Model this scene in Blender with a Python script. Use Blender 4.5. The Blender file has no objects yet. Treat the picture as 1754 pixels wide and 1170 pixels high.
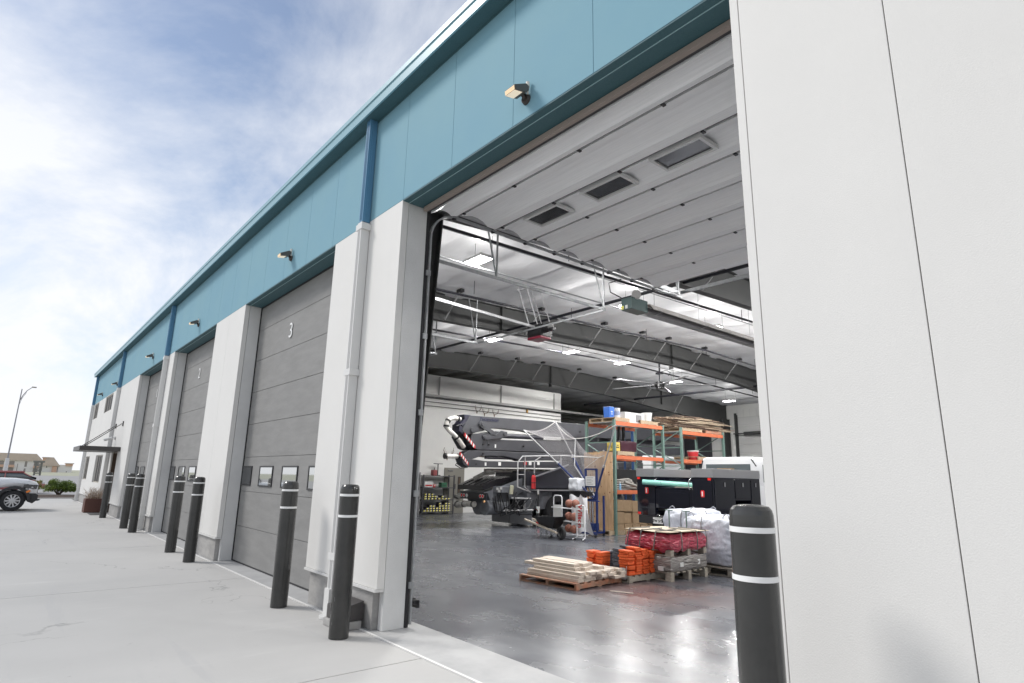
import bpy, bmesh, math, random
from mathutils import Vector, Matrix, Euler
random.seed(7)
S = 1.2                                   # model units to metres
SC = bpy.context.scene
COL = SC.collection
# ---------------------------------------------------------------- camera
RW = ((0.64576085, 0.76326014, 0.02066104), (-0.15867267, 0.16061648, -0.97417931), (-0.74687074, 0.62580852, 0.22482836))
cam = bpy.data.cameras.new("camera"); cam.sensor_width = 36.0; cam.lens = 1012.003 / 1754 * 36.0
cam.clip_start = 0.05; cam.clip_end = 3000
co = bpy.data.objects.new("camera", cam); COL.objects.link(co); SC.camera = co
r, d, f = [Vector(a) for a in RW]
u_ = -d; b_ = -f
co.matrix_world = Matrix(((r.x, u_.x, b_.x, 0), (r.y, u_.y, b_.y, 0), (r.z, u_.z, b_.z, 1.4 * S), (0, 0, 0, 1)))
# ---------------------------------------------------------------- sky
SUN_EL, SUN_AZ = math.radians(42), math.radians(228)        # azimuth clockwise from +y
W = bpy.data.worlds.new("World"); SC.world = W; W.use_nodes = True
nt = W.node_tree; N = nt.nodes; L = nt.links; N.clear()
out = N.new("ShaderNodeOutputWorld"); bg = N.new("ShaderNodeBackground"); L.new(bg.outputs[0], out.inputs[0])
sky = N.new("ShaderNodeTexSky"); sky.sky_type = 'NISHITA'; sky.sun_disc = False
sky.sun_elevation = SUN_EL; sky.sun_rotation = SUN_AZ; sky.air_density = 1.0; sky.dust_density = 0.5; sky.ozone_density = 1.5
bg.inputs['Strength'].default_value = 0.12
tc = N.new("ShaderNodeTexCoord"); sep = N.new("ShaderNodeSeparateXYZ"); L.new(tc.outputs['Generated'], sep.inputs[0])
def math_(op, a, b=None, c=None):
    n = N.new("ShaderNodeMath"); n.operation = op
    for i, x in enumerate((a, b, c)):
        if x is None: continue
        if isinstance(x, (int, float)): n.inputs[i].default_value = x
        else: L.new(x, n.inputs[i])
    return n.outputs[0]
zz = math_('ADD', math_('MAXIMUM', sep.outputs['Z'], 0.0), 0.16)
px = math_('DIVIDE', sep.outputs['X'], zz); py = math_('DIVIDE', sep.outputs['Y'], zz)
cmb = N.new("ShaderNodeCombineXYZ"); L.new(px, cmb.inputs[0]); L.new(py, cmb.inputs[1])
mp = N.new("ShaderNodeMapping"); mp.inputs['Rotation'].default_value = (0, 0, math.radians(35)); mp.inputs['Scale'].default_value = (0.8, 1.35, 1); mp.inputs['Location'].default_value = (1.2, 0.5, 0)
L.new(cmb.outputs[0], mp.inputs[0])
n1 = N.new("ShaderNodeTexNoise"); n1.inputs['Scale'].default_value = 0.95; n1.inputs['Detail'].default_value = 10; n1.inputs['Roughness'].default_value = 0.60; n1.inputs['Distortion'].default_value = 0.45
L.new(mp.outputs[0], n1.inputs['Vector'])
cr = N.new("ShaderNodeValToRGB"); L.new(n1.outputs['Fac'], cr.inputs[0])
cr.color_ramp.elements[0].position = 0.37; cr.color_ramp.elements[0].color = (0.10, 0.10, 0.10, 1)
cr.color_ramp.elements[1].position = 0.60; cr.color_ramp.elements[1].color = (1, 1, 1, 1)
hz = math_('POWER', math_('SUBTRACT', 1.0, math_('MAXIMUM', sep.outputs['Z'], 0.0)), 4.5)     # haze veil at the horizon
cov = math_('MINIMUM', math_('ADD', math_('MULTIPLY', cr.outputs[0], 0.85), math_('MULTIPLY', hz, 1.05)), 1.0)
mx = N.new("ShaderNodeMix"); mx.data_type = 'RGBA'; L.new(cov, mx.inputs['Factor'])
L.new(sky.outputs[0], mx.inputs['A']); mx.inputs['B'].default_value = (7.6, 7.75, 8.1, 1)
L.new(mx.outputs['Result'], bg.inputs['Color'])
sl = bpy.data.lights.new("sun", 'SUN'); sl.energy = 2.1; sl.angle = math.radians(15); sl.color = (1, 0.97, 0.93)
so = bpy.data.objects.new("sun", sl); COL.objects.link(so)
sdir = Vector((math.sin(SUN_AZ) * math.cos(SUN_EL), math.cos(SUN_AZ) * math.cos(SUN_EL), math.sin(SUN_EL)))
so.rotation_euler = sdir.to_track_quat('Z', 'Y').to_euler(); so.location = (0, -20, 40)
SC.view_settings.view_transform = 'Standard'; SC.view_settings.look = 'None'; SC.view_settings.exposure = 0.12; SC.view_settings.gamma = 1.0
SC.cycles.max_bounces = 8; SC.cycles.diffuse_bounces = 5

# ---------------------------------------------------------------- materials
MATS = {}
def mat(name, col, rough=0.6, metal=0.0, col2=None, nscale=4.0, stretch=(1, 1, 1), bump=0.0, bscale=60.0, bstretch=(1, 1, 1), emit=None, estr=0.0, alpha=None, trans=0.0, spec=0.5, rough2=None, lo=0.35, hi=0.65, coat=0.0, detail=5, bdist=0.01, sheen=0):
    if name in MATS: return MATS[name]
    m = bpy.data.materials.new(name); m.use_nodes = True
    n = m.node_tree.nodes; l = m.node_tree.links; p = n['Principled BSDF']
    p.inputs['Base Color'].default_value = (*col, 1); p.inputs['Roughness'].default_value = rough; p.inputs['Metallic'].default_value = metal
    p.inputs['Specular IOR Level'].default_value = spec; p.inputs['Coat Weight'].default_value = coat
    if trans: p.inputs['Transmission Weight'].default_value = trans
    if alpha is not None: p.inputs['Alpha'].default_value = alpha
    if emit: p.inputs['Emission Color'].default_value = (*emit, 1); p.inputs['Emission Strength'].default_value = estr
    if col2 or bump or rough2 is not None:
        t = n.new('ShaderNodeTexCoord')
    if col2 or rough2 is not None:
        mp = n.new('ShaderNodeMapping'); mp.inputs['Scale'].default_value = stretch; l.new(t.outputs['Object'], mp.inputs[0])
        x = n.new('ShaderNodeTexNoise'); x.inputs['Scale'].default_value = nscale; x.inputs['Detail'].default_value = detail; x.inputs['Roughness'].default_value = 0.6
        l.new(mp.outputs[0], x.inputs['Vector'])
        mr = n.new('ShaderNodeMapRange'); mr.inputs['From Min'].default_value = lo; mr.inputs['From Max'].default_value = hi; l.new(x.outputs['Fac'], mr.inputs['Value'])
        if col2:
            mi = n.new('ShaderNodeMix'); mi.data_type = 'RGBA'; mi.inputs['A'].default_value = (*col, 1); mi.inputs['B'].default_value = (*col2, 1)
            l.new(mr.outputs[0], mi.inputs['Factor']); l.new(mi.outputs['Result'], p.inputs['Base Color'])
        if rough2 is not None:
            m2 = n.new('ShaderNodeMapRange'); m2.inputs['To Min'].default_value = rough; m2.inputs['To Max'].default_value = rough2
            l.new(mr.outputs[0], m2.inputs['Value']); l.new(m2.outputs[0], p.inputs['Roughness'])
    if bump:
        mb = n.new('ShaderNodeMapping'); mb.inputs['Scale'].default_value = bstretch; l.new(t.outputs['Object'], mb.inputs[0])
        y = n.new('ShaderNodeTexNoise'); y.inputs['Scale'].default_value = bscale; y.inputs['Detail'].default_value = 3; l.new(mb.outputs[0], y.inputs['Vector'])
        bp = n.new('ShaderNodeBump'); bp.inputs['Strength'].default_value = bump; bp.inputs['Distance'].default_value = bdist
        l.new(y.outputs['Fac'], bp.inputs['Height']); l.new(bp.outputs[0], p.inputs['Normal'])
    MATS[name] = m
    return m
WHITE = mat('white_panel', (0.71, 0.70, 0.675), 0.6, col2=(0.69, 0.68, 0.655), nscale=1.2, bump=0.38, bscale=120, bdist=0.003, spec=0.35)
JAMB = mat('jamb_stucco', (0.70, 0.70, 0.69), 0.7, col2=(0.64, 0.64, 0.63), nscale=2, bump=0.9, bscale=170, bdist=0.006, spec=0.3)
BLUE = mat('blue_panel', (0.18, 0.345, 0.43), 0.7, col2=(0.195, 0.36, 0.43), nscale=0.8, bump=0.2, bscale=160, bdist=0.003, spec=0.2)
BLUE_SHADED = mat('blue_panel_shaded', (0.045, 0.115, 0.135), 0.55, bump=0.9, bscale=200, bdist=0.005, col2=(0.055, 0.13, 0.15), nscale=60)  # panel blue with the shade under headers and eave put into the colour
TRIM = mat('blue_trim', (0.20, 0.375, 0.44), 0.35)
DBLUE = mat('downspout_blue', (0.10, 0.24, 0.38), 0.35)
WMETAL = mat('white_metal', (0.66, 0.655, 0.64), 0.4)
CONC = mat('concrete_base', (0.40, 0.39, 0.375), 0.85, col2=(0.27, 0.265, 0.26), nscale=3, stretch=(1, 1, 2.5), bump=0.5, bscale=45, lo=0.4, hi=0.75)
DOORM = mat('door_grey', (0.25, 0.246, 0.238), 0.6, col2=(0.215, 0.212, 0.205), nscale=2.2, stretch=(0.8, 1, 3.5), bump=0.45, bscale=18, bstretch=(0.9, 1, 3), bdist=0.006)
BLACKR = mat('black_rubber', (0.018, 0.018, 0.02), 0.7)
FRAME = mat('frame_grey', (0.050, 0.051, 0.050), 0.6, col2=(0.042, 0.043, 0.043), nscale=1.5)
GALV = mat('galvanised', (0.40, 0.41, 0.42), 0.5, metal=0.5, col2=(0.32, 0.33, 0.34), nscale=18)
GALV2 = mat('galvanised_light', (0.40, 0.40, 0.41), 0.55, metal=0.2)
BLACKM = mat('black_metal', (0.02, 0.02, 0.022), 0.4)
PIPE = mat('black_pipe', (0.015, 0.015, 0.022), 0.45)
CEIL = mat('ceiling_insulation', (0.80, 0.80, 0.81), 0.75, bump=0.35, bscale=1.1, bstretch=(1, 2.0, 1), bdist=0.10, col2=(0.72, 0.72, 0.73), nscale=0.8)
WALLI = mat('inner_wall', (0.70, 0.695, 0.67), 0.6, col2=(0.66, 0.655, 0.64), nscale=0.7)
DOORW = mat('door_liner', (0.92, 0.92, 0.92), 0.4, col2=(0.84, 0.84, 0.84), nscale=6, stretch=(0.35, 14, 1), bump=0.25, bscale=10, bstretch=(0.3, 16, 1))
GLASS = mat('dark_glass', (0.02, 0.022, 0.025), 0.04, spec=0.9)
MIRR = mat('mirror_glass', (0.62, 0.63, 0.62), 0.03, metal=0.9)
WOOD = mat('pallet_wood', (0.48, 0.37, 0.25), 0.8, col2=(0.30, 0.23, 0.16), nscale=6, stretch=(1, 8, 8), bump=0.3, bscale=20)
WOODW = mat('weathered_wood', (0.40, 0.36, 0.30), 0.85, col2=(0.26, 0.235, 0.20), nscale=7, stretch=(1, 6, 6), bump=0.3, bscale=20)
LUMB = mat('new_lumber', (0.70, 0.62, 0.54), 0.75, col2=(0.56, 0.47, 0.39), nscale=9, stretch=(1, 14, 14), bump=0.2, bscale=30)
PLY = mat('plywood', (0.60, 0.41, 0.25), 0.7, col2=(0.46, 0.29, 0.16), nscale=3.2, stretch=(7, 7, 1.0), bump=0.15, bscale=30)
CARD = mat('cardboard', (0.36, 0.25, 0.15), 0.85, col2=(0.30, 0.205, 0.12), nscale=3)
ORANGE = mat('orange_cloth', (0.80, 0.13, 0.03), 0.75, bump=0.4, bscale=50, col2=(0.66, 0.10, 0.02), nscale=12)
DCLOTH = mat('charcoal_cloth', (0.06, 0.065, 0.085), 0.85, bump=0.4, bscale=50, col2=(0.10, 0.105, 0.125), nscale=14)
RACKO = mat('rack_orange', (0.60, 0.16, 0.07), 0.5, col2=(0.50, 0.13, 0.06), nscale=5)
RACKG = mat('rack_green', (0.12, 0.20, 0.175), 0.5, col2=(0.15, 0.23, 0.20), nscale=7)
CHROME = mat('chrome', (0.7, 0.7, 0.72), 0.15, metal=0.95)
ALU = mat('brushed_aluminium', (0.42, 0.42, 0.44), 0.35, metal=0.6)
TRUCKB = mat('truck_black', (0.005, 0.006, 0.013), 0.08, coat=0.6)
BOOM = mat('boom_grey', (0.050, 0.052, 0.060), 0.42, col2=(0.042, 0.043, 0.050), nscale=2)
BOOMD = mat('machine_dark', (0.03, 0.03, 0.04), 0.4)
PUMPG = mat('machine_grey', (0.16, 0.17, 0.19), 0.5, col2=(0.11, 0.115, 0.13), nscale=5)
PIPEW = mat('delivery_pipe', (0.72, 0.70, 0.66), 0.5, col2=(0.50, 0.48, 0.45), nscale=6)
TYRE = mat('tyre', (0.025, 0.025, 0.027), 0.85, bump=0.4, bscale=30)
RED = mat('red_paint', (0.50, 0.03, 0.035), 0.35)
REDL = mat('red_lens', (0.75, 0.03, 0.03), 0.25)
AMBER = mat('amber_lens', (0.9, 0.25, 0.03), 0.3)
WHP = mat('white_paint', (0.66, 0.66, 0.65), 0.35)
OFFG = mat('office_glass', (0.03, 0.03, 0.033), 0.5, spec=0.12)
YEL = mat('yellow_label', (0.75, 0.68, 0.15), 0.6)
NAVY = mat('navy_paint', (0.02, 0.035, 0.13), 0.35)
INK = mat('black_ink', (0.02, 0.02, 0.02), 0.6)

# ---------------------------------------------------------------- mesh helper
ORG = {}
def basis(z):
    z = Vector(z).normalized(); a = Vector((0, 0, 1)) if abs(z.z) < 0.9 else Vector((1, 0, 0))
    x = z.cross(a).normalized(); return x, z.cross(x).normalized(), z
class M:
    def __init__(s): s.v = []; s.f = []; s.m = []; s.s = []
    def add(s, vs, fs, mi=0, sm=False):
        o = len(s.v); s.v += [tuple(v) for v in vs]
        for q in fs: s.f.append(tuple(o + i for i in q)); s.m.append(mi); s.s.append(sm)
        return s
    def box(s, a, b, mi=0, rot=None, piv=None):
        x0, x1 = sorted((a[0], b[0])); y0, y1 = sorted((a[1], b[1])); z0, z1 = sorted((a[2], b[2]))
        vs = [Vector(p) for p in ((x0, y0, z0), (x1, y0, z0), (x1, y1, z0), (x0, y1, z0), (x0, y0, z1), (x1, y0, z1), (x1, y1, z1), (x0, y1, z1))]
        if rot is not None:
            R = Euler(rot).to_matrix(); c = Vector(piv) if piv else Vector(((x0 + x1) / 2, (y0 + y1) / 2, (z0 + z1) / 2))
            vs = [R @ (v - c) + c for v in vs]
        return s.add(vs, ((0, 3, 2, 1), (4, 5, 6, 7), (0, 1, 5, 4), (1, 2, 6, 5), (2, 3, 7, 6), (3, 0, 4, 7)), mi)
    def beam(s, p0, p1, w, h, mi=0, up=(0, 0, 1)):
        p0 = Vector(p0); p1 = Vector(p1); z = (p1 - p0).normalized(); x = z.cross(Vector(up))
        if x.length < 1e-4: x = Vector((1, 0, 0))
        x.normalize(); y = x.cross(z).normalized()
        vs = [p + x * a * w / 2 + y * b * h / 2 for p in (p0, p1) for a, b in ((-1, -1), (1, -1), (1, 1), (-1, 1))]
        return s.add(vs, ((3, 2, 1, 0), (4, 5, 6, 7), (0, 1, 5, 4), (1, 2, 6, 5), (2, 3, 7, 6), (3, 0, 4, 7)), mi)
    def prism(s, poly, ax, t0, t1, mi=0, sm=False):
        def P(a, b, t): return {0: (t, a, b), 1: (a, t, b), 2: (a, b, t)}[ax]
        n = len(poly); vs = [P(a, b, t0) for a, b in poly] + [P(a, b, t1) for a, b in poly]
        s.add(vs, [tuple(range(n))[::-1], tuple(range(n, 2 * n))], mi)
        s.add(vs, [(i, (i + 1) % n, n + (i + 1) % n, n + i) for i in range(n)], mi, sm); return s
    def cyl(s, p0, p1, r0, r1=None, n=12, mi=0, caps=True, sm=True, smi=None):
        p0 = Vector(p0); p1 = Vector(p1); r1 = r0 if r1 is None else r1; x, y, z = basis(p1 - p0)
        ring = lambda p, r: [p + (x * math.cos(2 * math.pi * i / n) + y * math.sin(2 * math.pi * i / n)) * r for i in range(n)]
        vs = ring(p0, r0) + ring(p1, r1)
        s.add(vs, [(i, n + i, n + (i + 1) % n, (i + 1) % n) for i in range(n)], mi, sm)
        if caps: s.add(vs, [tuple(range(n)), tuple(range(2 * n - 1, n - 1, -1))], mi if smi is None else smi)
        return s
    def tube(s, pts, r, n=8, mi=0):
        pts = [Vector(p) for p in pts]; rr = r if isinstance(r, (list, tuple)) else [r] * len(pts); vs = []; px = None
        for i, p in enumerate(pts):
            t = (pts[min(i + 1, len(pts) - 1)] - pts[max(i - 1, 0)]).normalized()
            if px is None: x, y, _ = basis(t)
            else:
                x = px - t * px.dot(t)
                x = x.normalized() if x.length > 1e-6 else basis(t)[0]; y = t.cross(x)
            px = x
            vs += [p + (x * math.cos(2 * math.pi * k / n) + y * math.sin(2 * math.pi * k / n)) * rr[i] for k in range(n)]
        fs = [(i * n + k, (i + 1) * n + k, (i + 1) * n + (k + 1) % n, i * n + (k + 1) % n) for i in range(len(pts) - 1) for k in range(n)]
        s.add(vs, fs, mi, True); s.add(vs, [tuple(range(n))[::-1], tuple(range(len(vs) - n, len(vs)))], mi); return s
    def lathe(s, prof, c=(0, 0, 0), n=24, mi=0, ax=(0, 0, 1), mis=None):
        x, y, z = basis(ax); c = Vector(c); vs = []
        if tuple(ax) == (0, 0, 1): x, y = Vector((1, 0, 0)), Vector((0, 1, 0))
        for rr, h in prof: vs += [c + z * h + (x * math.cos(2 * math.pi * k / n) + y * math.sin(2 * math.pi * k / n)) * rr for k in range(n)]
        for i in range(len(prof) - 1):
            s.add(vs[i * n:(i + 2) * n], [(k, (k + 1) % n, n + (k + 1) % n, n + k) for k in range(n)], mis[i] if mis else mi, True)
        return s
    def ball(s, c, r, mi=0, n=14, sq=(1, 1, 1)):
        prof = [(math.sin(math.pi * i / 8), -math.cos(math.pi * i / 8)) for i in range(9)]
        c = Vector(c); vs = []
        for rr, h in prof: vs += [c + Vector((math.cos(2 * math.pi * k / n) * rr * sq[0], math.sin(2 * math.pi * k / n) * rr * sq[1], h * sq[2])) * r for k in range(n)]
        s.add(vs, [(i * n + k, i * n + (k + 1) % n, (i + 1) * n + (k + 1) % n, (i + 1) * n + k) for i in range(8) for k in range(n)], mi, True); return s
    def grid(s, fn, nu, nv, mi=0, sm=True):
        vs = [fn(i / nu, j / nv) for j in range(nv + 1) for i in range(nu + 1)]
        s.add(vs, [(j * (nu + 1) + i, j * (nu + 1) + i + 1, (j + 1) * (nu + 1) + i + 1, (j + 1) * (nu + 1) + i) for j in range(nv) for i in range(nu)], mi, sm); return s
    def text(s, body, size, o, xd, yd, ext=0.004, mi=0, align='CENTER', bold=0.0):
        cu = bpy.data.curves.new('t', 'FONT'); cu.body = body; cu.size = size; cu.extrude = ext; cu.align_x = align; cu.align_y = 'CENTER'; cu.offset = bold
        ob = bpy.data.objects.new('t', cu); COL.objects.link(ob); bpy.context.view_layer.update()
        me = bpy.data.meshes.new_from_object(ob.evaluated_get(bpy.context.evaluated_depsgraph_get()))
        o = Vector(o); xd = Vector(xd).normalized(); yd = Vector(yd).normalized(); zd = xd.cross(yd)
        s.add([o + xd * v.co.x + yd * v.co.y + zd * v.co.z for v in me.vertices], [tuple(p.vertices) for p in me.polygons], mi)
        bpy.data.objects.remove(ob); bpy.data.curves.remove(cu); bpy.data.meshes.remove(me); return s
    def build(s, name, mats, parent=None, o=None, bevel=0.0, seg=2, label=None, cat=None, group=None, kind=None, local=False):
        if not isinstance(mats, (list, tuple)): mats = [mats]
        if o is None: o = (0, 0, 0) if (parent is None or local) else ORG.get(parent.name, (0, 0, 0))
        O = Vector(o); me = bpy.data.meshes.new(name)
        me.from_pydata([(Vector(v) - O) * S for v in s.v], [], s.f)
        for m in mats: me.materials.append(m)
        me.polygons.foreach_set('material_index', s.m); me.polygons.foreach_set('use_smooth', s.s)
        bm = bmesh.new(); bm.from_mesh(me)
        if bevel:
            bmesh.ops.remove_doubles(bm, verts=bm.verts, dist=1e-5)
            es = [e for e in bm.edges if len(e.link_faces) == 2 and e.calc_face_angle(0) > 0.5]
            bmesh.ops.bevel(bm, geom=es, offset=bevel * S, segments=seg, affect='EDGES', profile=0.6, clamp_overlap=True)
        bm.to_mesh(me); bm.free(); me.update()
        ob = bpy.data.objects.new(name, me); COL.objects.link(ob)
        if parent is not None: ob.parent = parent; ORG[ob.name] = tuple(O)
        else: ob.location = O * S; ORG[ob.name] = tuple(O)
        tag(ob, label, cat, group, kind); return ob
def tag(ob, label=None, cat=None, group=None, kind=None):
    if label: ob['label'] = label
    if cat: ob['category'] = cat
    if group: ob['group'] = group
    if kind: ob['kind'] = kind
    return ob
def thing(name, label, cat, o=(0, 0, 0), group=None, rz=0.0):
    e = bpy.data.objects.new(name, None); COL.objects.link(e); e.location = Vector(o) * S; e.rotation_euler = (0, 0, rz); e.empty_display_size = 0.2
    ORG[e.name] = tuple(o); return tag(e, label, cat, group)
def copy_thing(src, o, label=None, rz=None, rot=None, sc=None):
    def rec(a, par):
        c = a.copy(); COL.objects.link(c); c.parent = par
        for ch in a.children: rec(ch, c)
        return c
    c = rec(src, None); c.location = Vector(o) * S; ORG[c.name] = tuple(o)
    if rz is not None: c.rotation_euler = (0, 0, rz)
    if rot is not None: c.rotation_euler = rot
    if sc: c.scale = sc
    if label: c['label'] = label
    return c
# ---------------------------------------------------------------- ground and floor
def ground_mat():
    m = mat('yard_concrete', (0.51, 0.50, 0.482), 0.8, col2=(0.46, 0.452, 0.435), nscale=0.45, bump=0.25, bscale=220, bdist=0.003, detail=8, lo=0.3, hi=0.7)
    return m
YARD = ground_mat()
def stain(m, specs):
    n = m.node_tree.nodes; l = m.node_tree.links; pb = n['Principled BSDF']; src = pb.inputs['Base Color'].links[0].from_socket; t = n.new('ShaderNodeTexCoord')
    for scale, lo, hi, st, rot, col, k in specs:
        mp = n.new('ShaderNodeMapping'); mp.inputs['Scale'].default_value = st; mp.inputs['Rotation'].default_value = (0, 0, rot); l.new(t.outputs['Object'], mp.inputs[0])
        x = n.new('ShaderNodeTexNoise'); x.inputs['Scale'].default_value = scale; x.inputs['Detail'].default_value = 7; x.inputs['Roughness'].default_value = 0.65; l.new(mp.outputs[0], x.inputs['Vector'])
        r = n.new('ShaderNodeMapRange'); r.inputs['From Min'].default_value = lo; r.inputs['From Max'].default_value = hi; r.inputs['To Max'].default_value = k; l.new(x.outputs['Fac'], r.inputs['Value'])
        mi = n.new('ShaderNodeMix'); mi.data_type = 'RGBA'; l.new(src, mi.inputs['A']); mi.inputs['B'].default_value = (*col, 1); l.new(r.outputs[0], mi.inputs['Factor']); src = mi.outputs['Result']
    l.new(src, pb.inputs['Base Color'])
stain(YARD, [(0.22, 0.50, 0.72, (1, 0.5, 1), 0.2, (0.42, 0.415, 0.405), 0.8), (5.0, 0.66, 0.74, (1, 1, 1), 0, (0.30, 0.29, 0.28), 0.7), (0.9, 0.58, 0.64, (0.25, 2.6, 1), 0.05, (0.44, 0.435, 0.43), 0.45), (1.3, 0.60, 0.70, (2.2, 0.4, 1), 0.3, (0.55, 0.54, 0.52), 0.6)])
def cracks(m, scale, width, col):
    n = m.node_tree.nodes; l = m.node_tree.links; pb = n['Principled BSDF']; src = pb.inputs['Base Color'].links[0].from_socket; t = n.new('ShaderNodeTexCoord')
    nz = n.new('ShaderNodeTexNoise'); nz.inputs['Scale'].default_value = 1.2; nz.inputs['Detail'].default_value = 6; l.new(t.outputs['Object'], nz.inputs['Vector'])
    ad = n.new('ShaderNodeVectorMath'); ad.operation = 'MULTIPLY_ADD'; l.new(nz.outputs['Color'], ad.inputs[0]); ad.inputs[1].default_value = (1.6, 1.6, 0); l.new(t.outputs['Object'], ad.inputs[2])
    v = n.new('ShaderNodeTexVoronoi'); v.feature = 'DISTANCE_TO_EDGE'; v.inputs['Scale'].default_value = scale; l.new(ad.outputs[0], v.inputs['Vector'])
    r = n.new('ShaderNodeMapRange'); r.inputs['From Min'].default_value = 0; r.inputs['From Max'].default_value = width; r.inputs['To Min'].default_value = 0.8; r.inputs['To Max'].default_value = 0; l.new(v.outputs['Distance'], r.inputs['Value'])
    ms = n.new('ShaderNodeTexNoise'); ms.inputs['Scale'].default_value = 0.35; l.new(t.outputs['Object'], ms.inputs['Vector']); r2 = n.new('ShaderNodeMapRange'); r2.inputs['From Min'].default_value = 0.5; r2.inputs['From Max'].default_value = 0.56; l.new(ms.outputs['Fac'], r2.inputs['Value'])
    mu = n.new('ShaderNodeMath'); mu.operation = 'MULTIPLY'; l.new(r.outputs[0], mu.inputs[0]); l.new(r2.outputs[0], mu.inputs[1])
    mi = n.new('ShaderNodeMix'); mi.data_type = 'RGBA'; l.new(src, mi.inputs['A']); mi.inputs['B'].default_value = (*col, 1); l.new(mu.outputs[0], mi.inputs['Factor']); l.new(mi.outputs['Result'], pb.inputs['Base Color'])
cracks(YARD, 0.16, 0.0022, (0.22, 0.215, 0.21))
stain(WHITE, [(0.7, 0.45, 0.8, (1.5, 1.5, 0.3), 0, (0.66, 0.65, 0.63), 0.5)])
FLOOR = mat('polished_concrete', (0.115, 0.12, 0.138), 0.17, col2=(0.06, 0.065, 0.078), nscale=0.5, stretch=(1, 1.6, 1), rough2=0.36, detail=6, lo=0.32, hi=0.68, spec=0.6)
n = FLOOR.node_tree.nodes; l = FLOOR.node_tree.links                    # red dust and pale scuffs on the slab
pb = n['Principled BSDF']; src = pb.inputs['Base Color'].links[0].from_socket
t = n.new('ShaderNodeTexCoord')
def mixin(src, col, fac):
    mi = n.new('ShaderNodeMix'); mi.data_type = 'RGBA'; l.new(src, mi.inputs['A']); mi.inputs['B'].default_value = (*col, 1); l.new(fac, mi.inputs['Factor']); return mi.outputs['Result']
def noise_fac(scale, lo, hi, st=(1, 1, 1), rot=0, dist=0.0):
    mp = n.new('ShaderNodeMapping'); mp.inputs['Scale'].default_value = st; mp.inputs['Rotation'].default_value = (0, 0, rot); l.new(t.outputs['Object'], mp.inputs[0])
    x = n.new('ShaderNodeTexNoise'); x.inputs['Scale'].default_value = scale; x.inputs['Detail'].default_value = 5; x.inputs['Distortion'].default_value = dist; l.new(mp.outputs[0], x.inputs['Vector'])
    r = n.new('ShaderNodeMapRange'); r.inputs['From Min'].default_value = lo; r.inputs['From Max'].default_value = hi; l.new(x.outputs['Fac'], r.inputs['Value']); return r.outputs[0]
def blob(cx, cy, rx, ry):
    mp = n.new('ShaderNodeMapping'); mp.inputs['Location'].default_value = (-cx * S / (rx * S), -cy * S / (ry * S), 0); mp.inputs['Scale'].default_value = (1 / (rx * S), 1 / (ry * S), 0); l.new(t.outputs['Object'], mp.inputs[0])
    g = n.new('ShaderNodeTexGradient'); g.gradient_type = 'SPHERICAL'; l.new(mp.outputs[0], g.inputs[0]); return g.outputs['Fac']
def mul(a, b, k=1.0):
    x = n.new('ShaderNodeMath'); x.operation = 'MULTIPLY'; l.new(a, x.inputs[0]); l.new(b, x.inputs[1])
    y = n.new('ShaderNodeMath'); y.operation = 'MULTIPLY'; y.use_clamp = True; l.new(x.outputs[0], y.inputs[0]); y.inputs[1].default_value = k; return y.outputs[0]
c = mixin(src, (0.24, 0.25, 0.265), mul(noise_fac(1.6, 0.40, 0.75, (0.8, 1.8, 1), 0.5), noise_fac(0.5, 0.42, 0.6), 0.45))
c = mixin(c, (0.24, 0.12, 0.10), mul(blob(-4.95, 6.8, 1.3, 1.2), noise_fac(1.4, 0.3, 0.62), 0.95))
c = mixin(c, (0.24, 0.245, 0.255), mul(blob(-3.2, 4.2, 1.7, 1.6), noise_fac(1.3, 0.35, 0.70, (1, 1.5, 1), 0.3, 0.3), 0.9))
l.new(c, pb.inputs['Base Color'])
JOINT = mat('joint_dark', (0.05, 0.05, 0.052), 0.9)
def rect(m, x0, y0, x1, y1, z, mi=0): m.add([(x0, y0, z), (x1, y0, z), (x1, y1, z), (x0, y1, z)], [(0, 1, 2, 3)], mi)
LAWN = mat('pale_ground', (0.42, 0.40, 0.33), 0.95, col2=(0.30, 0.32, 0.20), nscale=0.25, detail=6)
m = M(); rect(m, -700, -500, 300, 500, -0.09); m.build('ground', LAWN, kind='structure')
ASPH = mat('asphalt', (0.34, 0.335, 0.33), 0.9, col2=(0.29, 0.285, 0.28), nscale=0.6)
m = M(); rect(m, -150, -40, -38.5, 40, -0.06); m.build('road', ASPH, kind='structure')
m = M()                                                                    # slabs of the yard with sawn joints
xs = [-35.6, -31.35, -26.85, -22.35, -17.85, -13.35, -8.85, -4.335, 0.2, 4.7, 9.2, 13.7]; ys = [-22, -17.5, -13, -8.5, -4, 0.35 - 4.35 + 4.0 - 0.6, 2.775]
for i in range(len(xs) - 1):
    for j in range(len(ys) - 1):
        m.box((xs[i] + 0.005, ys[j] + 0.005, -0.15), (xs[i + 1] - 0.005, ys[j + 1] - 0.005, 0.0))
m.build('yard', YARD, kind='structure')
m = M(); rect(m, -35.6, -22, 13.7, 2.775, -0.03); m.build('yard_joint', JOINT, kind='structure')
m = M(); m.box((-36.0, -22, -0.15), (-35.61, 2.9, 0.03)); m.box((-36.0, 2.9, -0.15), (-33.6, 3.3, 0.03))
m.build('kerb', mat('kerb_concrete', (0.48, 0.475, 0.46), 0.85, bump=0.3, bscale=60), kind='structure')
SILL = mat('sill_concrete', (0.46, 0.46, 0.455), 0.6, col2=(0.36, 0.36, 0.36), nscale=2.5, bump=0.1, bscale=40, lo=0.35, hi=0.7)
m = M(); m.box((-33.3, 2.80, -0.2), (6.6, 3.33, 0.002)); m.build('threshold', SILL, kind='structure')
m = M(); m.box((-33.3, 2.775, -0.1), (6.6, 2.80, 0.006)); m.build('joint_sealant', mat('white_sealant', (0.72, 0.71, 0.69), 0.6), kind='structure')
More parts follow.
